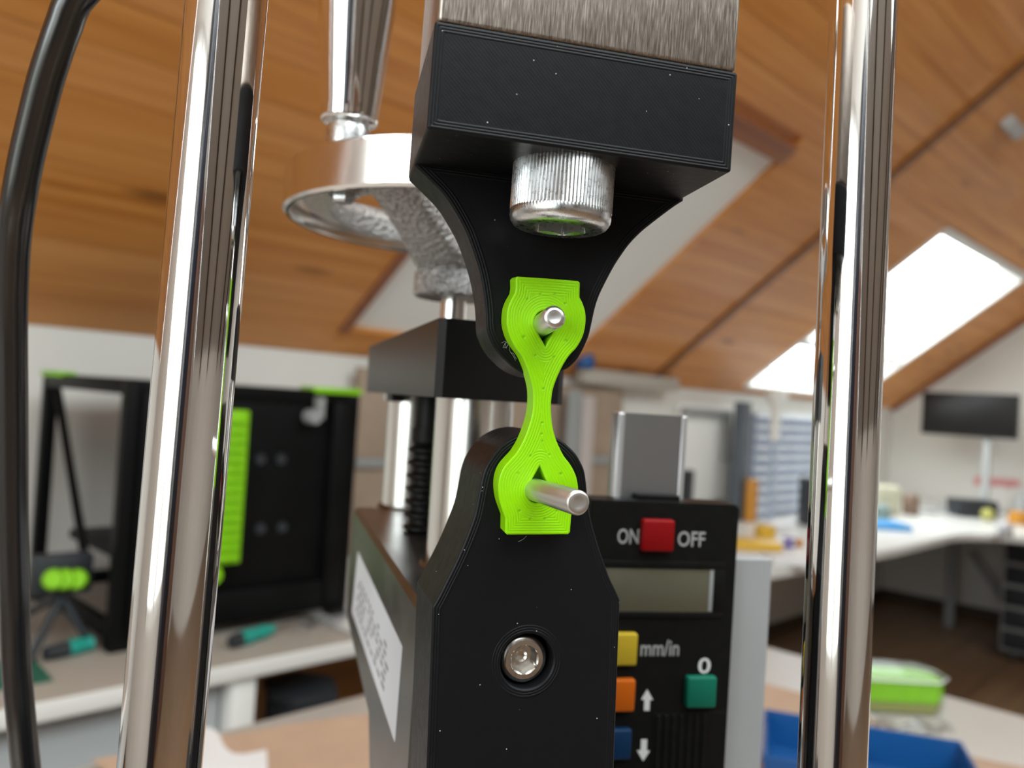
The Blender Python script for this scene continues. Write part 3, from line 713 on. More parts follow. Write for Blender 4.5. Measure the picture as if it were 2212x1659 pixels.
# lead screw with coarse thread
bm = bmesh.new(); prof = []; z = ztop
while z < -14: prof += [(4.2, z), (5.9, z + .9), (5.9, z + 1.7), (4.2, z + 2.6)]; z += 3.9
prof += [(5.0, z), (5.0, z + 4), (0, z + 4)]
lathe(bm, prof, (9.6, 66, 0), (0, 0, 1), 32); mk('lead_screw', bm, M_PLASTIC, st_, smooth=30, scale=MM)
bm = bmesh.new(); rod(bm, (14.8, 66, 17), (14.8, 66, 31), 3.9); mk('screw_spindle', bm, M_ALU, st_, smooth=30, scale=MM)
bm = bmesh.new(); rod(bm, (9.6, 66, z + 3), (9.6, 66, .5), 4.4); mk('screw_sleeve', bm, M_PLASTIC, st_, smooth=30, scale=MM)
# body: left face plane measured on the label side, undercut below
xb0 = FT.loc(905, 1250, 0)
def lface(px, py, X0=-6.4):
    """point of the body's left face (plane x = X0) seen at a pixel: returns local y, z"""
    r = ray(px, py); t = (X0 * MM - (C0 - FT.o) @ FT.X) / (r @ FT.X); q = FT.tol(C0 + r * t); return q[1], q[2]
XL = -6.4
prof_px = [(905, 1250), (765, 1087), (748, 1335), (772, 1440), (795, 1545), (797, 1659)]
pr_ = [lface(*q) for q in prof_px]
yf = pr_[0][0] - 2.0
side = [(yf, ztop), (pr_[1][0], ztop), (pr_[2][0], pr_[2][1]), (pr_[3][0], pr_[3][1]), (pr_[4][0], pr_[4][1]), (pr_[5][0], pr_[5][1]), (pr_[5][0], zt), (yf, zt)]
bm = bmesh.new()
A = [bm.verts.new((XL, y, z)) for y, z in side]; B = [bm.verts.new((26, y, z)) for y, z in side]; n = len(side)
bm.faces.new(A); bm.faces.new(B[::-1])
for k in range(n): bm.faces.new([A[k], B[k], B[(k + 1) % n], A[(k + 1) % n]])
bmesh.ops.recalc_face_normals(bm, faces=bm.faces[:]); bmesh.ops.bevel(bm, geom=[e for e in bm.edges if abs(e.verts[0].co.x - XL) < .01 and abs(e.verts[1].co.x - XL) < .01], offset=1.2, segments=1, affect='EDGES')
mk('body', bm, M_DARKSTEEL, st_, scale=MM)
# white label with a block of small dark print
lb = [lface(*q, XL - .12) for q in ((773, 1191), (760, 1321), (852, 1602.5), (868, 1397))]
bm = bmesh.new(); A = [bm.verts.new((XL - .12, y, z)) for y, z in lb]; B = [bm.verts.new((XL, y, z)) for y, z in lb]
bm.faces.new(A); bm.faces.new(B[::-1])
for k in range(4): bm.faces.new([A[k], B[k], B[(k + 1) % 4], A[(k + 1) % 4]])
bmesh.ops.recalc_face_normals(bm, faces=bm.faces[:])
M_LABEL = simple('label_white', (.72, .76, .84), .35); M_INK = simple('label_ink', (.28, .30, .30), .6)
labo = tag(mk('label', bm, M_LABEL, st_, scale=MM), 'white adhesive label with small dark print')
bm = bmesh.new(); l0, l1, l2, l3 = [np.array(v) for v in lb]
def lpt(u, v): return (l0 * (1 - u) + l3 * u) * (1 - v) + (l1 * (1 - u) + l2 * u) * v
for r_ in range(6):
    u = .10 if r_ % 2 else .14; v = .30 + r_ * .095
    while u < .80:
        w = .035 + .03 * random.random(); hgt = .055
        if random.random() < .8:
            q = [lpt(u, v), lpt(u + w, v), lpt(u + w, v + hgt), lpt(u, v + hgt)]
            for s_ in (0,):
                f = [bm.verts.new((XL - .16, a, b)) for a, b in q]; bm.faces.new(f)
        u += w + .022
tag(mk('print_lines', bm, M_INK, labo, scale=MM), 'unreadably blurred lines of print', kind='stuff')
# ---------- handwheel
hw = empty('handwheel', 'silver handwheel with tapered chrome crank handle above the test stand', 'handwheel', FT)
hx, hy = 14.8, 66.0; R = 52.2; z0 = 51.2
bm = bmesh.new(); lathe(bm, [(46.6, z0 + 4.0), (39.0, z0 + 1.6), (38.3, z0 + 3.0), (38.0, z0 + 7.5), (40, z0 + 10.5), (46.6, z0 + 10.5)], (hx, hy, 0), (0, 0, 1), 128); mk('rim_web', bm, M_CAST, hw, smooth=35, scale=MM)
bm = bmesh.new(); lathe(bm, [(46.6, z0 + 9.0), (46.6, z0 + 5.0), (49.2, z0 + 4.6), (49.8, z0 + .8), (50.4, z0 + .1), (51.2, z0 + .1), (R, z0 + .9), (R, z0 + 12.0), (R - .9, z0 + 13.0), (47, z0 + 13.2), (46.6, z0 + 9.0)], (hx, hy, 0), (0, 0, 1), 128)
M_RIM = chrome_mat('brushed_rim', (.80, .78, .76), .16, .10)
mk('rim', bm, M_RIM, hw, smooth=35, scale=MM)
bm = bmesh.new(); lathe(bm, [(3.9, 30.2), (11.7, 30.2), (12.4, 30.8), (12.5, 37.0), (12.0, 37.6), (11.6, 39), (11.4, 46), (10, 50), (3.9, 51)], (hx, hy, 0), (0, 0, 1), 64)
mk('hub', bm, M_CAST, hw, smooth=40, scale=MM)
for sgn in (1, -1):
    d = Vector((-31 * sgn, -37 * sgn, 0)).normalized(); q = Vector((-d.y, d.x, 0)); bm = bmesh.new(); rings = []
    for t_, zlo, zhi, wd_ in ((5, 37.4, 47, 11.4), (10, 37.8, 47.5, 9.6), (16, 40.5, 49.5, 8.2), (26, 46.2, 55, 7.4), (36, 51.4, 59.6, 7.2), (42, 53.2, 61, 7.6), (46.0, 53.4, 61.5, 8.0)):
        c = Vector((hx, hy, 0)) + d * t_; hh = (zhi - zlo) / 2; zc = (zhi + zlo) / 2
        rings.append([bm.verts.new(c + q * (wd_ * math.copysign(abs(math.cos(a)) ** .55, math.cos(a))) + Vector((0, 0, zc + hh * math.copysign(abs(math.sin(a)) ** .55, math.sin(a))))) for a in [2 * math.pi * k / 20 for k in range(20)]])
    for A, B in zip(rings[:-1], rings[1:]):
        for k in range(20): bm.faces.new([A[k], A[(k + 1) % 20], B[(k + 1) % 20], B[k]])
    bm.faces.new(rings[0]); bm.faces.new(rings[-1][::-1]); bmesh.ops.recalc_face_normals(bm, faces=bm.faces[:])
    mk('spoke', bm, M_CAST, hw, smooth=50, scale=MM)
kx, ky = hx - 36.6, hy - 26.4; HZ = z0 + 19.4
hd = bmesh.new(); lathe(hd, [(0, HZ), (6.6, HZ), (7.1, HZ + .15), (7.4, HZ + .5), (7.5, HZ + 1.0), (7.6, HZ + 4), (8.35, HZ + 12), (9.1, HZ + 20), (9.9, HZ + 28), (11.6, HZ + 46), (12.2, HZ + 58), (10.6, HZ + 68), (7, HZ + 74), (0, HZ + 76)], (kx, ky, 0), (0, 0, 1), 64)
hd = tag(mk('handle', hd, M_CHROME, hw, smooth=50, scale=MM), 'tapered chrome crank handle')
bm = bmesh.new(); lathe(bm, [(5.6, z0 + 11), (5.8, z0 + 17), (5.2, HZ + .2), (0, HZ + .2)], (kx, ky, 0), (0, 0, 1), 40); mk('ferrule', bm, M_ZINC, hd, smooth=40, scale=MM)
bm = bmesh.new()
lathe(bm, [(0, z0 - 1.6), (2.6, z0 - 1.6), (3.2, z0 - .9), (3.2, z0 + 3), (0, z0 + 3)], (kx, ky, 0), (0, 0, 1), 6); lathe(bm, [(4.2, z0 + .4), (4.2, z0 + 1.0), (0, z0 + 1.0), (0, z0 + .4)], (kx, ky, 0), (0, 0, 1), 24)
mk('handle_nut', bm, M_ZINC, hd, scale=MM)

# ================================================================= digital scale on its rail
PD = atd(1275, 1078, .215); FD = plumb_frame(PD, 12.0)
ds = empty('digital_scale', 'black digital readout with coloured keys on a grey aluminium rail', 'digital scale', FD)
xR = FD.loc(1587, 1300, 0)[0]; zB = -110.0
bm = bmesh.new(); prism(bm, [(0.2, zB), (xR, zB), (xR, -1.2), (xR - 1.0, -.2), (.9, -.2), (.2, -1.0)], 0, 11)
bmesh.ops.bevel(bm, geom=[e for e in bm.edges if all(abs(v.co.y) < 1e-4 for v in e.verts)], offset=.5, segments=2, affect='EDGES')
hs = mk('housing', bm, M_PLASTIC, ds, smooth=40, scale=MM)
def rp(y, *px): return FD.rect(y, *px)
def dbox(name, px, y0, y1, m, parent=ds, bevel=.3, label=None):
    a, b, c, d = rp(y0, *px); bm = bmesh.new(); box(bm, a, b, y0, y1, c, d, bevel=bevel, seg=3); o = mk(name, bm, m, parent, smooth=40, scale=MM); return tag(o, label)
# screen recess: raised bezel bars around the display
a, b, c, d = rp(-.35, 1262, 1212, 1566, 1335); e, f_, g, h = rp(-.35, 1270, 1228, 1541, 1322)
bm = bmesh.new()
for q in ((a, b, d - (d - h), d), (a, b, c, g), (f_, b, g, h), (a, e, g, h)): box(bm, q[0], q[1], -.45, .3, min(q[2], q[3]), max(q[2], q[3]), bevel=.12)
mk('screen_bezel', bm, M_PLASTIC, ds, smooth=40, scale=MM)
M_LCD = simple('lcd_glass', (.105, .098, .065), .18)
dbox('display', (1270, 1228, 1541, 1322), -.15, .2, M_LCD, bevel=.02, label='blank olive-grey liquid crystal display')
dbox('display_edge', (1532, 1229, 1541, 1321), -.22, .1, M_GREYMET, bevel=.02)
keys = (('red', (1389, 1123, 1458, 1193), (.31, .004, .006)), ('yellow', (1310, 1369, 1378, 1440), (.60, .42, .03)), ('orange', (1306, 1469, 1373, 1540), (.62, .125, .006)), ('blue', (1298, 1577, 1365, 1644), (.005, .034, .095)), ('green', (1485, 1463, 1549, 1531), (.008, .17, .105)))
for nm, px, col in keys:
    m = simple('key_' + nm, tuple(v * .8 for v in col), .45, spec=.16); dbox('button', px, -2.2, .4, m, bevel=.7, label=nm + ' square key')
M_PRINT = simple('light_grey_print', (.36, .36, .35), .6); M_PRINTW = simple('white_print', (.68, .68, .67), .6)
def text(s, px0, px1, ybase, ytop, m, name='lettering'):
    cu = bpy.data.curves.new(name, 'FONT'); cu.body = s; cu.size = 1.0; cu.extrude = .02; cu.offset = .012; cu.resolution_u = 3
    tmp = bpy.data.objects.new('tmp', cu); COL.objects.link(tmp)
    dg = bpy.context.evaluated_depsgraph_get(); me = bpy.data.meshes.new_from_object(tmp.evaluated_get(dg)); bpy.data.objects.remove(tmp); bpy.data.curves.remove(cu)
    co = np.array([v.co[:] for v in me.vertices]); lo, hi = co.min(0), co.max(0)
    a, b, c, d = rp(-.02, px0, ytop, px1, ybase)
    for v in me.vertices:
        v.co = Vector(((a + (v.co.x - lo[0]) / (hi[0] - lo[0]) * (b - a)) * MM, (-.02 - .06 * (v.co.z > 0)) * MM, (c + (v.co.y - lo[1]) / (hi[1] - lo[1]) * (d - c)) * MM))
    me.materials.clear(); me.materials.append(m); o = bpy.data.objects.new(name, me); COL.objects.link(o); o.parent = ds; return tag(o, 'printed lettering ' + s)
text('ON', 1334, 1380, 1175, 1142, M_PRINT); text('OFF', 1464, 1523, 1181, 1148, M_PRINT)
text('mm/in', 1384, 1467, 1417, 1382, M_PRINT); text('0', 1508, 1535, 1455, 1421, M_PRINTW)
def arrow(pts, label, m=M_PRINTW):
    q = [FD.loc(px, py, -.05) for px, py in pts]; bm = bmesh.new(); prism(bm, q, -.08, .05); tag(mk('arrow_mark', bm, m, ds, scale=MM), label)
arrow([(1398, 1489), (1411, 1512), (1404, 1512), (1403, 1535), (1391, 1535), (1392, 1512), (1385, 1511)], 'white arrow pointing up')
arrow([(1385, 1597), (1398, 1597), (1397, 1621), (1404, 1622), (1389, 1644), (1376, 1621), (1384, 1621)], 'white arrow pointing down')
arrow([(1527, 1582), (1541, 1600), (1526, 1613)], 'small grey triangle', simple('dim_print', (.06, .06, .06), .6))
for i in range(7): dbox('grip_rib', (1413 + i * 16.5, 1546 - i * .2, 1421 + i * 16.5, 1790), -.55, .2, M_PLASTIC, bevel=.2)
a, b, c, d = rp(-.1, 1405, 1540, 1560, 1800); bm = bmesh.new(); box(bm, a, b, -.18, .2, c, d, bevel=.1); mk('battery_cover', bm, M_PLASTIC, ds, scale=MM)
# aluminium rail above the housing and side profile
M_RAIL = simple('satin_rail', (.30, .30, .305), .38, .85)
FRr = FD
x0, x1, zz, z1 = FD.rect(9, 1336, 895, 1478, 1080)
bm = bmesh.new(); prism(bm, [(x0, 9.0), (x0 + .6, 8.2), (x0 + 2.0, 8.2), (x0 + 2.2, 8.8), (x1 - 1.6, 8.8), (x1, 9.4), (x1, 14), (x0, 14)], zB, z1, axis='z')
bmesh.ops.recalc_face_normals(bm, faces=bm.faces[:]); rl = mk('rail', bm, M_RAIL, ds, scale=MM); tag(rl, 'grey aluminium rail')
M_GLINT = simple('rail_glint', (.62, .62, .63), .28, .7)  # paler metal puts the edge highlight into the colour
for ea, eb, ey in ((x0 - 1.1, x0 + 1.1, 8.0), (x1 - 1.5, x1 + .3, 8.5)):
    bm = bmesh.new(); box(bm, ea, eb, ey, 13.9, zB, z1 + .1, bevel=.55, seg=3); tag(mk('rail_edge_glint', bm, M_GLINT, ds, smooth=40, scale=MM), 'rounded rail edge painted lighter as a highlight')
a, b, c, d = FD.rect(8.3, 1366, 1066, 1455, 1090); bm = bmesh.new(); box(bm, a, b, 4, 8.79, c, d, bevel=.2); mk('reader_slot', bm, M_PLASTIC, ds, scale=MM)
x0, x1, _, z1 = FD.rect(14, 1592, 1206, 1664, 1640)
x1 = FD.loc(1664, 1300, 14)[0]
zb_ = (BZ - PD[2]) / MM
bm = bmesh.new(); box(bm, xR - 6, x1, 14.02, 22, zb_, z1, bevel=.5); mk('side_profile', bm, simple('satin_profile', (.40, .41, .42), .42, .25, var=.04, scale=40), ds, scale=MM)
# ================================================================= near bench and what lies on it
def wbox(name, m, P0, P1, parent=None, bevel=.003, off=(0, 0, 0)):
    bm = bmesh.new(); box(bm, P0[0] - off[0], P1[0] - off[0], P0[1] - off[1], P1[1] - off[1], P0[2] - off[2], P1[2] - off[2], bevel=bevel); return mk(name, bm, m, parent, smooth=40)
def table(name, label, x0, x1, y0, y1, top, m, legs, th=.028, legm=None, lr=.025, group=None):
    t = empty(name, label, 'table', loc=((x0 + x1) / 2, (y0 + y1) / 2, 0), group=group); o = ((x0 + x1) / 2, (y0 + y1) / 2, 0)
    wbox('tabletop', m, (x0, y0, top - th), (x1, y1, top), t, .006, o)
    for lx, ly in legs: wbox('leg', legm or M_DESK, (lx - lr, ly - lr, 0), (lx + lr, ly + lr, top - th), t, .004, o)
    return t
table('workbench', 'white workbench under the tester with brown paper on it', -.45, 1.70, -.12, 1.115, .75, M_BENCH, [(-.38, -.05), (1.63, -.05), (-.38, 1.05), (1.63, 1.05)])
def sheet(name, label, cat, pts, m, z=.752, amp=.02, sc=6, n=26, thick=.0006, seed=1):
    """thin crumpled sheet filling a four-sided outline on the bench"""
    P = [np.array(p[:2]) for p in pts]; c = sum(P) / 4; bm = bmesh.new(); g = []
    ph = np.random.default_rng(seed).uniform(0, 6.28, 12)
    def hgt(u, v):
        a = sum(math.sin(sc * (u * math.cos(k * 1.3) + v * math.sin(k * 1.3)) * (1 + .35 * k) + ph[k]) for k in range(5)) / 5
        return max(0, a * .6 + .35) * amp
    for i in range(n + 1):
        row = []
        for j in range(n + 1):
            u, v = i / n, j / n; q = (P[0] * (1 - u) + P[1] * u) * (1 - v) + (P[3] * (1 - u) + P[2] * u) * v
            w = .012 * math.sin(9 * u + ph[6]) * (abs(v - .5) * 2) ** 6 + .012 * math.sin(8 * v + ph[7]) * (abs(u - .5) * 2) ** 6
            row.append(bm.verts.new((q[0] - c[0] + w, q[1] - c[1] + w, hgt(u, v))))
        g.append(row)
    for i in range(n):
        for j in range(n): bm.faces.new([g[i][j], g[i + 1][j], g[i + 1][j + 1], g[i][j + 1]])
    ret = bmesh.ops.extrude_face_region(bm, geom=bm.faces[:])
    for v in [e for e in ret['geom'] if isinstance(e, bmesh.types.BMVert)]: v.co.z += thick
    bmesh.ops.recalc_face_normals(bm, faces=bm.faces[:])
    return tag(mk(name, bm, m, None, smooth=60, loc=(c[0], c[1], z)), label, cat)
sheet('kraft_paper', 'crumpled brown kraft paper spread over the workbench behind the tester', 'paper', [(.40, .30), (1.40, .22), (1.42, .80), (.42, 1.11)], M_PAPER, amp=.028)
q = [onz(420, 1590, .785), onz(500, 1600, .785), onz(600, 1659, .785), onz(430, 1700, .785)]
sheet('paper_sheet', 'white paper sheet lying on the brown kraft paper', 'paper', [onz(405, 1560, .785), onz(560, 1640, .785), onz(640, 1800, .785), onz(400, 1850, .785)], M_SHEET, z=.783, amp=.004, n=10, seed=4)
# blue open storage box
def open_box(name, label, cat, o, rz, lx, ly, h, t_, m, flare=1.12, pname='bin_body', lip=.0):
    e = empty(name, label, cat, loc=o, rz=rz); bm = bmesh.new()
    def ring(k, z, i): return [bm.verts.new((sx * (lx / 2 * k - i), sy * (ly / 2 * k - i), z)) for sx, sy in ((-1, -1), (1, -1), (1, 1), (-1, 1))]
    R = [ring(1, 0, 0), ring(flare, h, 0), ring(flare, h, t_), ring(1, t_, t_)]
    bm.faces.new(R[0][::-1]); bm.faces.new(R[3])
    for A, B in zip(R[:-1], R[1:]):
        for k in range(4): bm.faces.new([A[k], A[(k + 1) % 4], B[(k + 1) % 4], B[k]])
    bmesh.ops.recalc_face_normals(bm, faces=bm.faces[:]); bmesh.ops.bevel(bm, geom=bm.edges[:], offset=t_ * .3, segments=2, affect='EDGES')
    mk(pname, bm, m, e, smooth=40); return e
ob = open_box('storage_bin', 'blue open plastic bin on the workbench beside the chrome rod', 'bin', (1.096, .402, .782), math.radians(-63.3), .235, .16, .052, .005, M_BLUE, 1.08)
wbox('divider', M_BLUE, (-.006, -.074, .006), (0, .074, .036), ob, .001)
# lime box in a clear tray with lid
gb = empty('parts_box', 'lime green parts box inside a clear plastic tray at the workbench edge', 'box', loc=onz(1935, 1524, .752), rz=math.radians(0))
gb.scale = (.86, .86, .86); ux = np.array(onz(2030, 1545, .752) - onz(1860, 1535, .752)); gb.rotation_euler = (0, 0, math.atan2(ux[1], ux[0]))
def octo(lx, ly, c): return [(-lx, -ly), (lx - c, -ly), (lx, -ly + c), (lx, ly - c), (lx - c, ly), (-lx, ly)]
bm = bmesh.new(); prism(bm, octo(.085, .05, .028), .022, .064, axis='z'); bmesh.ops.bevel(bm, geom=bm.edges[:], offset=.003, segments=2, affect='EDGES'); mk('green_insert', bm, M_LIMEPLAST, gb, smooth=40)
bm = bmesh.new(); prism(bm, octo(.082, .047, .026), .003, .0215, axis='z'); mk('pale_insert', bm, simple('olive_insert', (.30, .30, .09), .5), gb)
bm = bmesh.new()
A = octo(.088, .053, .03); n = len(A); r = [[bm.verts.new((x * k, y * k, z)) for x, y in A] for k, z in ((1, .0008), (1.03, .066), (1.03, .074), (.9, .078))]
for P_, Q_ in zip(r[:-1], r[1:]):
    for k in range(n): bm.faces.new([P_[k], P_[(k + 1) % n], Q_[(k + 1) % n], Q_[k]])
bm.faces.new(r[-1]); bmesh.ops.recalc_face_normals(bm, faces=bm.faces[:]); tag(mk('clear_lid', bm, M_CLEAR, gb), 'clear plastic lid')
bm = bmesh.new(); tube(bm, [(x * 1.035, y * 1.035, .067) for x, y in A + A[:1]], .0018, 8); mk('lid_rim', bm, M_SHEET, gb, smooth=60)
sheet('plastic_film', 'crumpled clear plastic film lying between the blue bin and the green box', 'film', [onz(1868, 1588, .785), onz(2052, 1592, .785), onz(2052, 1570, .785), onz(1868, 1560, .785)], M_FILM, z=.783, amp=.02, sc=14, n=16, seed=9)

# ================================================================= long worktop along the knee wall
FY = 1.41; TOPZ = .735
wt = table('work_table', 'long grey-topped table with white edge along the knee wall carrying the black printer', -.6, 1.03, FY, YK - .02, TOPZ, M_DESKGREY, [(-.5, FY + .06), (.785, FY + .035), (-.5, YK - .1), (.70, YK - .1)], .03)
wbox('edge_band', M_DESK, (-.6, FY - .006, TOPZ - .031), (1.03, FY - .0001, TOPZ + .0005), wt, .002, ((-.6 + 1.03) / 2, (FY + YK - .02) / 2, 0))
wbox_m = tag(wbox('modesty_panel', M_PANELGREY, (-.45, FY + .045, .06), (.755, FY + .06, TOPZ - .031)), 'light grey panel hanging under the front of the long white table', 'panel')
# corner table with rounded inner corner
bm = bmesh.new(); xa, xb, yb_ = 1.06, XG - .02, -.2; xe = 4.75; ye = 1.24
out = [(xa, YK - .02), (xa, FY - .02)] + [(xa + (3.6 - xa) * k / 6, FY - .02 - (FY - .02 - ye) * k / 6) for k in range(1, 7)]
rad = .42; out += [(xe - rad + rad * math.sin(t), ye - rad + rad * math.cos(t)) for t in np.linspace(0, math.pi / 2, 9)] + [(xe, yb_), (xb, yb_), (xb, YK - .02)]
ctab = empty('corner_table', 'white corner table with a rounded inner edge under the television', 'table')
prism(bm, out, TOPZ - .035, TOPZ, axis='z'); bmesh.ops.bevel(bm, geom=[e for e in bm.edges if abs(e.verts[0].co.z - e.verts[1].co.z) < 1e-5], offset=.005, segments=2, affect='EDGES')
mk('tabletop', bm, M_DESK, ctab, smooth=40)
lp = onz(2050, 1353, .0)
for lx, ly in ((2.05, YK - .12), (2.05, FY + .06), (3.3, YK - .12), (float(lp[0]), float(lp[1])), (xb - .08, -.1), (4.82, -.1)): wbox('leg', M_GREYMET, (lx - .028, ly - .028, 0), (lx + .028, ly + .028, TOPZ - .036), ctab, .004)
b0_, b1_ = onX(2098, 1190, XG - .35), onX(2178, 1310, XG - .35)
bm = bmesh.new(); rod(bm, b0_, b1_, .022); mk('brace', bm, M_GREYMET, ctab, smooth=40)
dp = onX(2190, 1300, 5.35)
dr = empty('drawer_unit', 'dark grey drawer unit under the corner table at the edge of view', 'drawers', loc=(5.45, dp[1] - .20, 0))
wbox('carcass', M_GREYMET, (-.28, -.22, .05), (.28, .22, .66), dr, .004)
for k in range(5): wbox('drawer', M_NAVY, (-.297, -.205, .07 + k * .117), (-.281, .205, .165 + k * .117), dr, .004)
for sx in (-.22, .22):
    for sy in (-.16, .16): wbox('foot', M_NAVY, (sx - .02, sy - .02, 0), (sx + .02, sy + .02, .05), dr, .003)
# ---------- black printer enclosure on the long table
PX0, PX1, PY0, PY1, PZ0, PZ1 = .595, 1.115, 1.58, 2.08, TOPZ + .001, 1.243
po = ((PX0 + PX1) / 2, (PY0 + PY1) / 2, PZ0)
pt = empty('printer_enclosure', 'large black box printer with lime green trim on the long table', 'printer', loc=po)
def pb(name, m, x0, x1, y0, y1, z0, z1, bevel=.003, parent=pt, label=None): return tag(wbox(name, m, (x0, y0, z0), (x1, y1, z1), parent, bevel, po), label)
e_ = .028
for x in (PX0, PX1 - e_):
    for y in (PY0, PY1 - e_): pb('post', M_PRINTK, x, x + e_, y, y + e_, PZ0 + .02, PZ1)
for z in (PZ0 + .02, PZ1 - e_):
    for y in (PY0, PY1 - e_): pb('beam', M_PRINTK, PX0 + e_, PX1 - e_, y, y + e_, z, z + e_)
    for x in (PX0, PX1 - e_): pb('beam', M_PRINTK, x, x + e_, PY0 + e_, PY1 - e_, z, z + e_)
pb('front_panel', M_PRINTK, PX0 + e_, PX1 - e_, PY0 + .006, PY0 + .012, PZ0 + .048, PZ1 - e_, .001)
pb('side_panel', M_PRINTK, PX1 - .012, PX1 - .006, PY0 + e_, PY1 - e_, PZ0 + .048, PZ1 - e_, .001)
pb('door_rim', M_PRINTK, PX0 + .028, PX0 + .075, PY0 - .012, PY0, PZ0 + .03, PZ1 - .02, .004)
pb('door_rim', M_PRINTK, PX1 - .075, PX1 - .02, PY0 - .012, PY0, PZ0 + .03, PZ1 - .02, .012)
pb('door_rim', M_PRINTK, PX0 + .075, PX1 - .075, PY0 - .012, PY0, PZ0 + .03, PZ0 + .09, .004)
pb('bed', M_PRINTK, PX0 + .06, PX1 - .05, PY0 + .05, PY1 - .06, PZ0 + .14, PZ0 + .16, .003)
bm = bmesh.new(); rod(bm, np.array((PX0 + .014, PY1 - .06, PZ1 - .03)) - po, np.array((PX0 + .014, PY0 + .20, PZ0 + .15)) - po, .009); mk('cable_guide', bm, M_PRINTK, pt, smooth=40)
for fx, fy in ((PX0, PY0), (PX1 - .04, PY0), (PX0, PY1 - .04), (PX1 - .04, PY1 - .04)): pb('foot', M_PRINTK, fx, fx + .04, fy, fy + .04, PZ0, PZ0 + .02)
g0 = onY(680, 826, PY0); pb('corner_cap', M_LIMEPLAST, g0[0], PX1 + .003, PY0 - .003, PY0 + .06, PZ1 - .004, PZ1 + .009, .002, label='lime green corner cap')
pb('corner_cap', M_LIMEPLAST, PX0 - .004, PX0 + .03, PY1 - .13, PY1 + .003, PZ1 - .004, PZ1 + .009, .002, label='lime green corner cap')
pb('top_cover', M_PRINTK, PX0 + .002, PX1 - .002, PY0 + .002, PY1 - .002, PZ1 - .002, PZ1 + .002, .0005)
v0, v1 = onY(455, 884, PY0 - .02), onY(540, 1216, PY0 - .02); vx0, vx1 = v0[0] - .02, (onY(541, 885, PY0 - .02)[0] + onY(526, 1216, PY0 - .02)[0]) / 2; vz1, vz0 = v0[2], v1[2]
vt = pb('vent', M_LIMEPLAST, vx0, vx1, PY0 - .014, PY0 - .001, vz0, vz1, .004, label='lime green louvred vent')
for k in range(15): pb('vent_slat', M_LIMEPLAST, vx0 + .008, vx1 - .008, PY0 - .022, PY0 - .0135, vz0 + .008 + k * (vz1 - vz0 - .016) / 15, vz0 + .008 + (k + .55) * (vz1 - vz0 - .016) / 15, .003, vt)
h0 = onY(684, 882, PY0 - .02)
bm = bmesh.new(); lathe(bm, [(0, .03), (.014, .03), (.016, .024), (.016, 0), (0, 0)], (h0[0] - .006 - po[0], PY0 - po[1], onY(670, 900, PY0)[2] - po[2]), (0, -1, 0), 24); mk('knob', bm, M_GREYMET, pt, smooth=40)
pb('handle', M_GREYMET, h0[0] + .003, h0[0] + .016, PY0 - .03, PY0 - .001, onY(690, 905, PY0)[2], onY(690, 858, PY0)[2], .003)
for px, py in ((565, 993), (565, 1143), (610, 993), (612, 1140)):
    q = onY(px, py, PY0); bm = bmesh.new(); lathe(bm, [(0, .004), (.011, .004), (.012, 0)], (q[0] - po[0], PY0 + .006 - po[1], q[2] - po[2]), (0, -1, 0), 20); mk('screw_cap', bm, M_NAVY, pt, smooth=40)
g1 = onY(452, 1240, PY0 - .012); bm = bmesh.new(); lathe(bm, [(0, .02), (.018, .02), (.021, .012), (.021, 0), (0, 0)], (g1[0] - po[0], PY0 - po[1] - .012, g1[2] - po[2]), (0, -1, 0), 24); tag(mk('door_knob', bm, M_LIMEPLAST, pt, smooth=40), 'round lime green knob')
# ---------- small black stand with three lime knobs left of the printer
kp = onY(140, 1252, 1.66)
ks = empty('knob_stand', 'thin black stand with three round lime knobs left of the printer', 'stand', loc=(kp[0], kp[1], TOPZ))
def kq(px, py, y=1.66): return np.array(onY(px, py, y)) - np.array((kp[0], kp[1], TOPZ))
for px in (116, 140, 166):
    bm = bmesh.new(); c = kq(px, 1252, 1.64); lathe(bm, [(0, -.02), (.014, -.02), (.0195, -.012), (.0195, .012), (.014, .02), (0, .02)], c, ray(px, 1252), 24); tag(mk('knob', bm, M_LIMEPLAST, ks, smooth=50), 'round lime green knob')
bm = bmesh.new(); c = kq(140, 1250); box(bm, c[0] - .055, c[0] + .05, c[1] - .004, c[1] + .03, c[2] - .03, c[2] + .045, bevel=.008); mk('bracket', bm, M_NAVY, ks, smooth=40)
for a, b in (((133, 1290), onz(62, 1428, TOPZ + .006)), ((135, 1290), onz(196, 1394, TOPZ + .006)), ((128, 1285), onz(20, 1350, TOPZ + .006))):
    bm = bmesh.new(); rod(bm, kq(*a), np.array(b) - np.array((kp[0], kp[1], TOPZ)), .0075); mk('leg', bm, M_NAVY, ks, smooth=40)
# ---------- tools, mat
def driver(a, b, label, name='screwdriver', r=.014, split=.45, shaft=.08):
    A, B = np.array(a), np.array(b); c = A; d = B - A; Ld = np.linalg.norm(d); e = empty(name, label, 'tool', loc=c)
    bm = bmesh.new(); rod(bm, (0, 0, 0), d * split, r * .85, r, 20); mk('grip_end', bm, M_NAVY, e, smooth=40)
    bm = bmesh.new(); lathe(bm, [(0, 0), (r, 0), (r * 1.1, Ld * .2), (r * .8, Ld * .4), (r, Ld * .5), (r * .6, Ld * (1 - split)), (0, Ld * (1 - split))], d * split, d, 20); mk('grip', bm, M_TEAL, e, smooth=50)
    bm = bmesh.new(); rod(bm, d, d * (1 + shaft / Ld), .003); mk('blade', bm, M_STEEL, e, smooth=40)
z_ = TOPZ + .0155
driver(onz(98, 1412, z_), onz(200, 1388, z_), 'screwdriver with black and teal grip lying left of the printer')
driver(onz(500, 1386, z_), onz(590, 1358, z_), 'teal gripped screwdriver lying in front of the printer', split=.2)
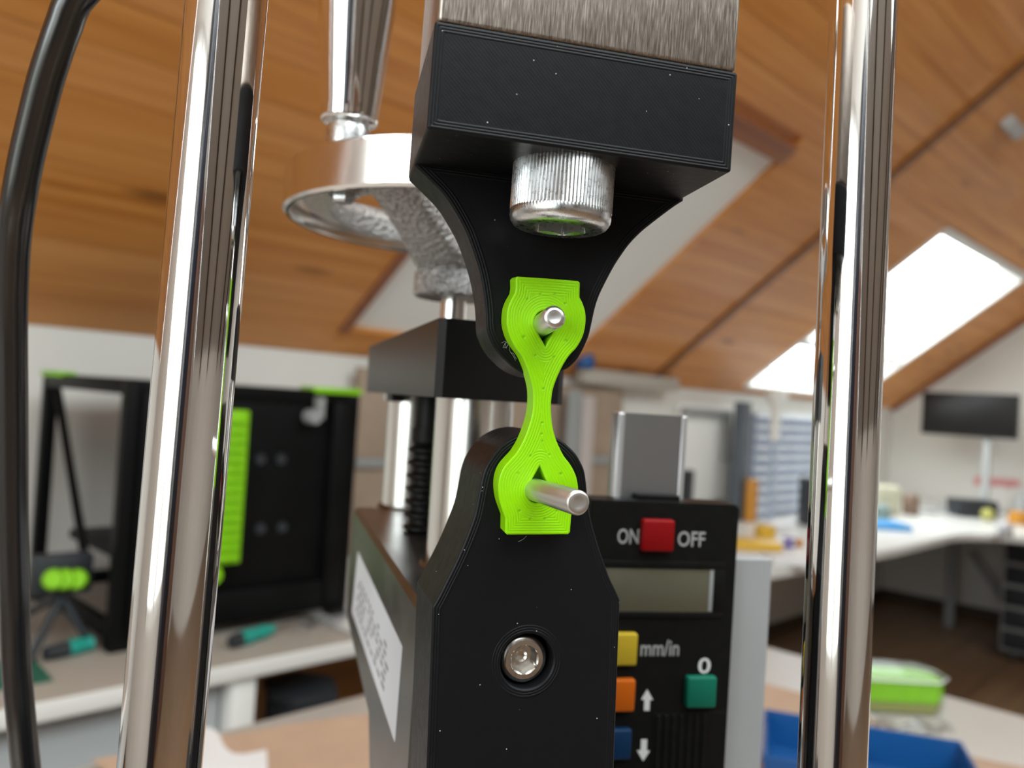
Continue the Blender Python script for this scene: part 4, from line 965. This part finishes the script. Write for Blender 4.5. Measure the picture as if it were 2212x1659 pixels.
g = [onz(-160, 1440, TOPZ), onz(72, 1424, TOPZ), onz(114, 1472, TOPZ), onz(-160, 1520, TOPZ)]
bm = bmesh.new(); cpt = sum(np.array(v) for v in g) / 4; prism(bm, [(v[0] - cpt[0], v[1] - cpt[1]) for v in g], 0, .003, axis='z'); tag(mk('cutting_mat', bm, M_MAT, None, loc=(cpt[0], cpt[1], TOPZ + .0005)), 'dark green cutting mat behind the black cable', 'cutting mat')
sheet('plastic_bag', 'crumpled clear plastic bag on the table beside the printer', 'bag', [onz(640, 1372, TOPZ), onz(752, 1350, TOPZ), onz(752, 1330, TOPZ), onz(650, 1352, TOPZ)], M_FILM, z=TOPZ + .002, amp=.03, sc=12, n=14, seed=12)
# ---------- under the long table
cw = empty('wooden_cabinet', 'orange-brown wooden cabinet standing under the long table', 'cabinet', loc=(1.4, 1.9, 0))
wbox('carcass', M_CABWOOD, (-.50, -.12, 0), (.5, .26, .66), cw, .004); wbox('door', M_CABWOOD, (-.49, -.14, .04), (-.005, -.121, .64), cw, .004); wbox('door', M_CABWOOD, (.005, -.14, .04), (.49, -.121, .64), cw, .004)
nb = onY(652, 1500, 1.5)
nbx = empty('waste_bin', 'dark slate plastic bin under the long table beside its white leg', 'bin', loc=(nb[0], 1.50, 0))
bm = bmesh.new(); tz = onY(645, 1478, 1.5)[2]
prism(bm, [(-.052, -.06), (.03, -.075), (.07, 0), (.03, .07), (-.045, .07), (-.07, 0)], 0, tz - .02, axis='z')
bmesh.ops.bevel(bm, geom=bm.edges[:], offset=.006, segments=2, affect='EDGES'); mk('bin_body', bm, M_NAVY, nbx, smooth=40)
bm = bmesh.new(); prism(bm, [(-.056, -.064), (.033, -.08), (.075, 0), (.033, .075), (-.05, .075), (-.075, 0)], tz - .02, tz, axis='z'); mk('lid', bm, M_NAVY, nbx)
# ================================================================= things along the knee wall and corner
TW = YK - .03
def onT(px, py): return onz(px, py, TOPZ)
pbn = empty('pinboard', 'tan pinboard leaning on the knee wall behind the test stand', 'board', loc=(2.2, TW - .02, TOPZ))
xa_, xb_ = 1.50, onY(1336, 950, TW - .02)[0]; zt_ = onY(1300, 838, TW - .02)[2]
wbox('board', M_TAN, (xa_ - 2.2, -.012, .006), (xb_ - 2.2, .012, zt_ - TOPZ), pbn, .003)
wbox('ledge', M_GREYMET, (xa_ - 2.2, -.03, onY(1300, 1000, TW - .03)[2] - TOPZ), (xb_ - 2.2, -.0125, onY(1300, 985, TW - .03)[2] - TOPZ), pbn, .002)
def upright(name, label, cat, px0, px1, py0, m, yb=TW - .06, t_=.03, pyb=None):
    a, b = onY(px0, 960, yb)[0], onY(px1, 960, yb)[0]; zt = onY((px0 + px1) / 2, py0, yb)[2]; zb = TOPZ + .001 if pyb is None else onY((px0 + px1) / 2, pyb, yb)[2]
    bm = bmesh.new(); box(bm, a - (a + b) / 2, b - (a + b) / 2, -t_ / 2, t_ / 2, 0, zt - zb, bevel=.004); return tag(mk(name, bm, m, None, smooth=40, loc=((a + b) / 2, yb, zb)), label, cat)
upright('post', 'dark grey upright post between test stand and pinboard end', 'post', 1222, 1248, 842, M_GREYMET, t_=.02, yb=TW - .09)
upright('post', 'pale pinkish post standing beside the dark grey post', 'post', 1252, 1278, 855, simple('pale_post', (.50, .44, .42), .6), t_=.02, yb=TW - .09)
lamp = upright('narrow_cabinet', 'narrow slate grey metal cabinet beside the drawer rack', 'cabinet', 1591, 1610, 868, simple('slate_cabinet', (.10, .12, .145), .5), t_=.05, yb=TW - .16)
wb = empty('whiteboard_frame', 'white panel with grey angled shelf bracket on the knee wall', 'panel', loc=(3.4, TW, TOPZ))
a, b = onY(1462, 960, TW)[0], onY(1588, 960, TW)[0]
wbox('panel', M_BLIND, (a - 3.4, -.02, .08), (b - 3.4, .02, onY(1520, 872, TW)[2] - TOPZ), wb, .003)
x_, w_ = onY(1556, 950, TW)[0], .05
wbox('bracket_arm', M_GREYMET, (x_ - 3.4 - w_ / 2, -.05, onY(1556, 995, TW)[2] - TOPZ), (x_ - 3.4 + w_ / 2, -.021, onY(1556, 897, TW)[2] - TOPZ), wb, .003)
wbox('bracket_arm', M_GREYMET, (onY(1462, 890, TW)[0] - 3.4, -.05, onY(1510, 898, TW)[2] - TOPZ), (x_ - 3.4 + w_ / 2, -.021, onY(1510, 882, TW)[2] - TOPZ), wb, .003)
upright('ledge_box', 'long pale box on top of the pinboard below the eave', 'box', 1245, 1450, 805, simple('pale_box', (.42, .38, .33), .7), t_=.05, yb=TW - .05, pyb=836)
bq = onY(1264, 772, TW - .06); bm = bmesh.new(); lathe(bm, [(0, 0), (.035, 0), (.04, .01), (.036, .05), (.02, .065), (0, .067)], (0, 0, 0), (0, 0, 1), 24)
tag(mk('blue_cup', bm, M_BLUE, None, smooth=50, loc=(bq[0], bq[1], onY(1345, 805, TW - .05)[2] + .0005)), 'small blue cup standing on the pale box under the eave', 'cup')
upright('dark_bottle', 'small dark bottle beside the aluminium rail on the worktop', 'bottle', 1482, 1498, 1015, M_NAVY, yb=TW - .15)
# drawer rack
ry = TW - .16; ra, rb2 = onY(1622, 980, ry)[0], onY(1772, 980, ry)[0]; rz0, rz1 = TOPZ + .001, onY(1690, 893, ry)[2]
rk = empty('drawer_rack', 'small-parts rack full of slate blue drawers on the corner table', 'rack', loc=((ra + rb2) / 2, ry, rz0)); rw = (rb2 - ra) / 2; rh = rz1 - rz0
wbox('carcass', M_LIGHTMET, (-rw, .003, 0), (rw, .10, rh), rk, .003)
dd = None; nr, nc = 10, 4
for i in range(nr):
    for j in range(nc):
        x0_ = -rw + .006 + j * (2 * rw - .012) / nc; z0_ = .006 + i * (rh - .012) / nr; ww = (2 * rw - .012) / nc - .005; hh = (rh - .012) / nr - .006
        if dd is None:
            bm = bmesh.new(); box(bm, 0, ww, -.012, .0028, 0, hh, bevel=.002, seg=1); dd = mk('drawer', bm, M_SLATE, rk); dl = bmesh.new(); box(dl, .002, ww - .002, -.022, -.0121, hh * .55, hh * .98, bevel=.001, seg=1); dl = mk('label_strip', dl, M_DRAWERLIP, dd)
            d_, l_ = dd, dl
        else:
            d_ = dd.copy(); COL.objects.link(d_); d_.parent = rk; l_ = dl.copy(); COL.objects.link(l_); l_.parent = d_
        d_.location = (x0_, 0, z0_)
# tall white lamp-like tube beside the rack, orange box, small things on the table
tl = onY(1637, 1000, TW - .2)
lm = empty('tube_lamp', 'white and blue tube lamp standing in front of the drawer rack', 'lamp', loc=(tl[0] - .12, TW - .34, TOPZ))
bm = bmesh.new(); lathe(bm, [(0, .001), (.05, .001), (.05, .015), (.012, .02), (.012, .40), (0, .40)], (0, 0, 0), (0, 0, 1), 24); mk('stem', bm, simple('pale_blue_stem', (.42, .50, .62), .4), lm, smooth=40)
zh = onY(1632, 850, TW - .34)[2] - TOPZ; bm = bmesh.new(); lathe(bm, [(0, .40), (.022, .40), (.024, zh - .05), (.05, zh - .02), (.055, zh), (.04, zh + .03), (0, zh + .035)], (0, 0, 0), (0, 0, 1), 24); mk('shade', bm, M_BLIND, lm, smooth=40)
def tbox(name, label, cat, px0, px1, pyb, pyt, m, depth=.08, bevel=.004):
    c = onT((px0 + px1) / 2, pyb); dpt = float((W.T @ (c - C0))[2]); w = (px1 - px0) / FPX * dpt; h = (pyb - pyt) / FPX * dpt
    fr = plumb_frame(c, 0); bm = bmesh.new(); box(bm, -w / 2, w / 2, 0, depth, .001, h, bevel=bevel); o = mk(name, bm, m, None, smooth=40, frame=fr); return tag(o, label, cat)
def tround(name, label, cat, px, pyb, pyt, wpx, m, prof=None):
    c = onT(px, pyb); dpt = float((W.T @ (c - C0))[2]); r = wpx / FPX * dpt / 2; h = (pyb - pyt) / FPX * dpt
    prof = prof or [(0, 0), (.9, 0), (1, .06), (1, .8), (.7, .95), (.0, 1)]
    bm = bmesh.new(); lathe(bm, [(a * r, b * h + .001) for a, b in prof], (0, 0, 0), (0, 0, 1), 28); return tag(mk(name, bm, m, None, smooth=45, loc=c), label, cat)
tbox('orange_box', 'upright orange box beside the slate grey cabinet', 'box', 1609, 1634, 1128, 1036, M_ORANGE, .05)
tbox('yellow_tray', 'flat yellow tray lying on the corner table behind the digital scale', 'tray', 1590, 1690, 1190, 1172, M_YELLOW, .12)
tround('yellow_roll', 'roll of yellow tape on the corner table', 'tape', 1652, 1166, 1136, 44, M_YELLOW, [(.5, 0), (1, 0), (1, 1), (.5, 1), (.5, 0)])
tround('purple_spool', 'small purple spool at the end of the yellow tray', 'spool', 1703, 1182, 1162, 26, M_PURPLE, [(0, 0), (1, 0), (1, .2), (.5, .25), (.5, .75), (1, .8), (1, 1), (0, 1)])
tround('orange_bead', 'small orange bead beside the purple spool', 'bead', 1726, 1180, 1164, 18, M_ORANGE)
tbox('paper_stack', 'stack of white paper on the corner table near the rack', 'paper', 1655, 1715, 1150, 1132, M_SHEET, .10)
tbox('paper_stack', 'low stack of white paper in front of the yellow tray', 'paper', 1672, 1760, 1226, 1214, M_SHEET, .16)
tbox('black_speaker', 'tall black box at the end of the drawer rack behind the chrome rod', 'box', 1740, 1790, 1138, 1035, M_NAVY, .12)
tbox('blue_folder', 'sky blue folder lying on the corner table beside the chrome rod', 'folder', 1880, 1972, 1146, 1134, M_SKYBLUE, .22)
tbox('beige_bag', 'beige fabric bag on the corner table behind the blue folder', 'bag', 1876, 1950, 1116, 1050, M_BEIGE, .14, .03)
tround('teal_bowl', 'small grey-green bowl in front of the beige bag', 'bowl', 1902, 1124, 1088, 38, simple('grey_green', (.22, .30, .28), .5))
tround('brown_jar', 'brown jar beside the beige bag', 'jar', 1966, 1112, 1066, 34, M_BROWN)
cbp = onT(2015, 1112)
cp_ = [cbp + np.array((.06 * math.cos(t) * (1 - .04 * t) , .10 * math.sin(t) * (1 - .04 * t), .006 + .0045 * t)) - cbp for t in np.linspace(0, 12.5, 60)]
bm = bmesh.new(); tube(bm, cp_, .0055, 8); tag(mk('cable_coil', bm, M_GREYMET, None, smooth=60, loc=cbp), 'loose coil of grey cable on the corner table', 'cable')
tbox('black_case', 'black case under the television stand on the corner table', 'case', 2074, 2156, 1120, 1083, M_NAVY, .16)
tround('yellow_ball', 'small yellow-green ball in front of the black case', 'ball', 2133, 1126, 1098, 28, simple('yellow_green', (.45, .44, .12), .5), [(0, 0), (.5, .07), (.87, .25), (1, .5), (.87, .75), (.5, .93), (0, 1)])
tround('glass_jar', 'pale glass jar near the front edge of the corner table', 'jar', 2170, 1160, 1128, 32, simple('pale_glass', (.62, .62, .64), .15))
tround('amber_jar', 'amber jar at the right end of the corner table', 'jar', 2200, 1132, 1104, 40, M_ORANGE)
tround('clear_bottle', 'pale bottle standing behind the amber jar', 'bottle', 2203, 1106, 1060, 20, simple('pale_bottle', (.60, .62, .64), .3), [(0, 0), (1, 0), (1, .6), (.4, .75), (.4, 1), (0, 1)])
# television on a pale pole
XT = 5.75
tv = empty('television', 'black flat screen on a pale grey pole near the gable wall', 'television', loc=(XT, 1.5, TOPZ))
c = [onX(px, py, XT) for px, py in ((1990, 900), (2199, 900), (2095, 849), (2095, 943))]
ya, yb3, za, zb3 = c[1][1], c[0][1], c[3][2], c[2][2]
wbox('screen', M_SCREEN, (-.012, ya - 1.5 + .008, za - TOPZ + .008), (-.0, yb3 - 1.5 - .008, zb3 - TOPZ - .008), tv, .002); wbox('casing', M_NAVY, (.0, ya - 1.5, za - TOPZ), (.04, yb3 - 1.5, zb3 - TOPZ), tv, .006)
yp = onX(2130, 1000, XT + .05)[1] - 1.5
wbox('pole', M_LIGHTMET, (.041, yp - .022, .012), (.085, yp + .022, zb3 - TOPZ - .08), tv, .006); wbox('stand_foot', M_LIGHTMET, (-.08, yp - .11, .001), (.16, yp + .11, .0125), tv, .004)
# red lettering on the gable wall: too blurred to read, built as a row of plain red strokes
rs = empty('wall_lettering', 'row of small red blurred strokes on the white gable wall', 'sign', loc=onX(2158, 1042, XG - .004))
q0, q1 = onX(2108, 1038, XG - .004), onX(2206, 1046, XG - .004)
for k in range(9):
    f0 = k / 9; c_ = np.array(q0) * (1 - f0) + np.array(q1) * f0; wbox('stroke', M_RED, (-.002, -.024, -.03 + .006 * (k % 3)), (.003, .012, .03 - .008 * ((k + 1) % 2)), rs, .001, off=(0, -(c_[1] - rs.location[1]), -(c_[2] - rs.location[2])))
# small pale fitting on the board ceiling
lf0 = np.array(roof(3.43, 1.69, -.022)); cf = empty('ceiling_fitting', 'small pale grey fitting on the board ceiling', 'ceiling fitting', loc=lf0)
bm = bmesh.new(); slab(bm, roof, 3.37, 3.55, 1.665, 1.715, -.036, -.0032); bmesh.ops.translate(bm, verts=bm.verts, vec=-Vector(lf0)); bmesh.ops.recalc_face_normals(bm, faces=bm.faces[:]); bmesh.ops.bevel(bm, geom=bm.edges[:], offset=.006, segments=2, affect='EDGES'); mk('cover', bm, M_LIGHTMET, cf, smooth=40)
# white bin on the floor at the edge of view
# unseen blocks added on the window gable, shaping dark bands in the chrome
def reflection_block(name, label, y0, y1, h, m, depth=.45):
    e = empty(name, label, 'cabinet', loc=(XW + .001 + depth / 2, (y0 + y1) / 2, 0)); w = (y1 - y0) / 2
    wbox('carcass', m, (-depth / 2, -w, 0), (depth / 2 - .02, w, h), e, .004)
    wbox('door', m, (depth / 2 - .0195, -w + .003, .06), (depth / 2, -.002, h - .01), e, .004); wbox('door', m, (depth / 2 - .0195, .002, .06), (depth / 2, w - .003, h - .01), e, .004)
reflection_block('dark_reflection_block', 'tall dark blue-black wardrobe beside the window at the photographer\'s back', -1.80, -1.16, 2.45, simple('dark_reflection_paint', (.012, .013, .022), .4))
reflection_block('brown_reflection_block', 'added low red-brown block tinting the chrome reflections, beside the tall dark one', -2.55, -1.82, 1.9, simple('brown_reflection_paint', (.16, .085, .06), .45))
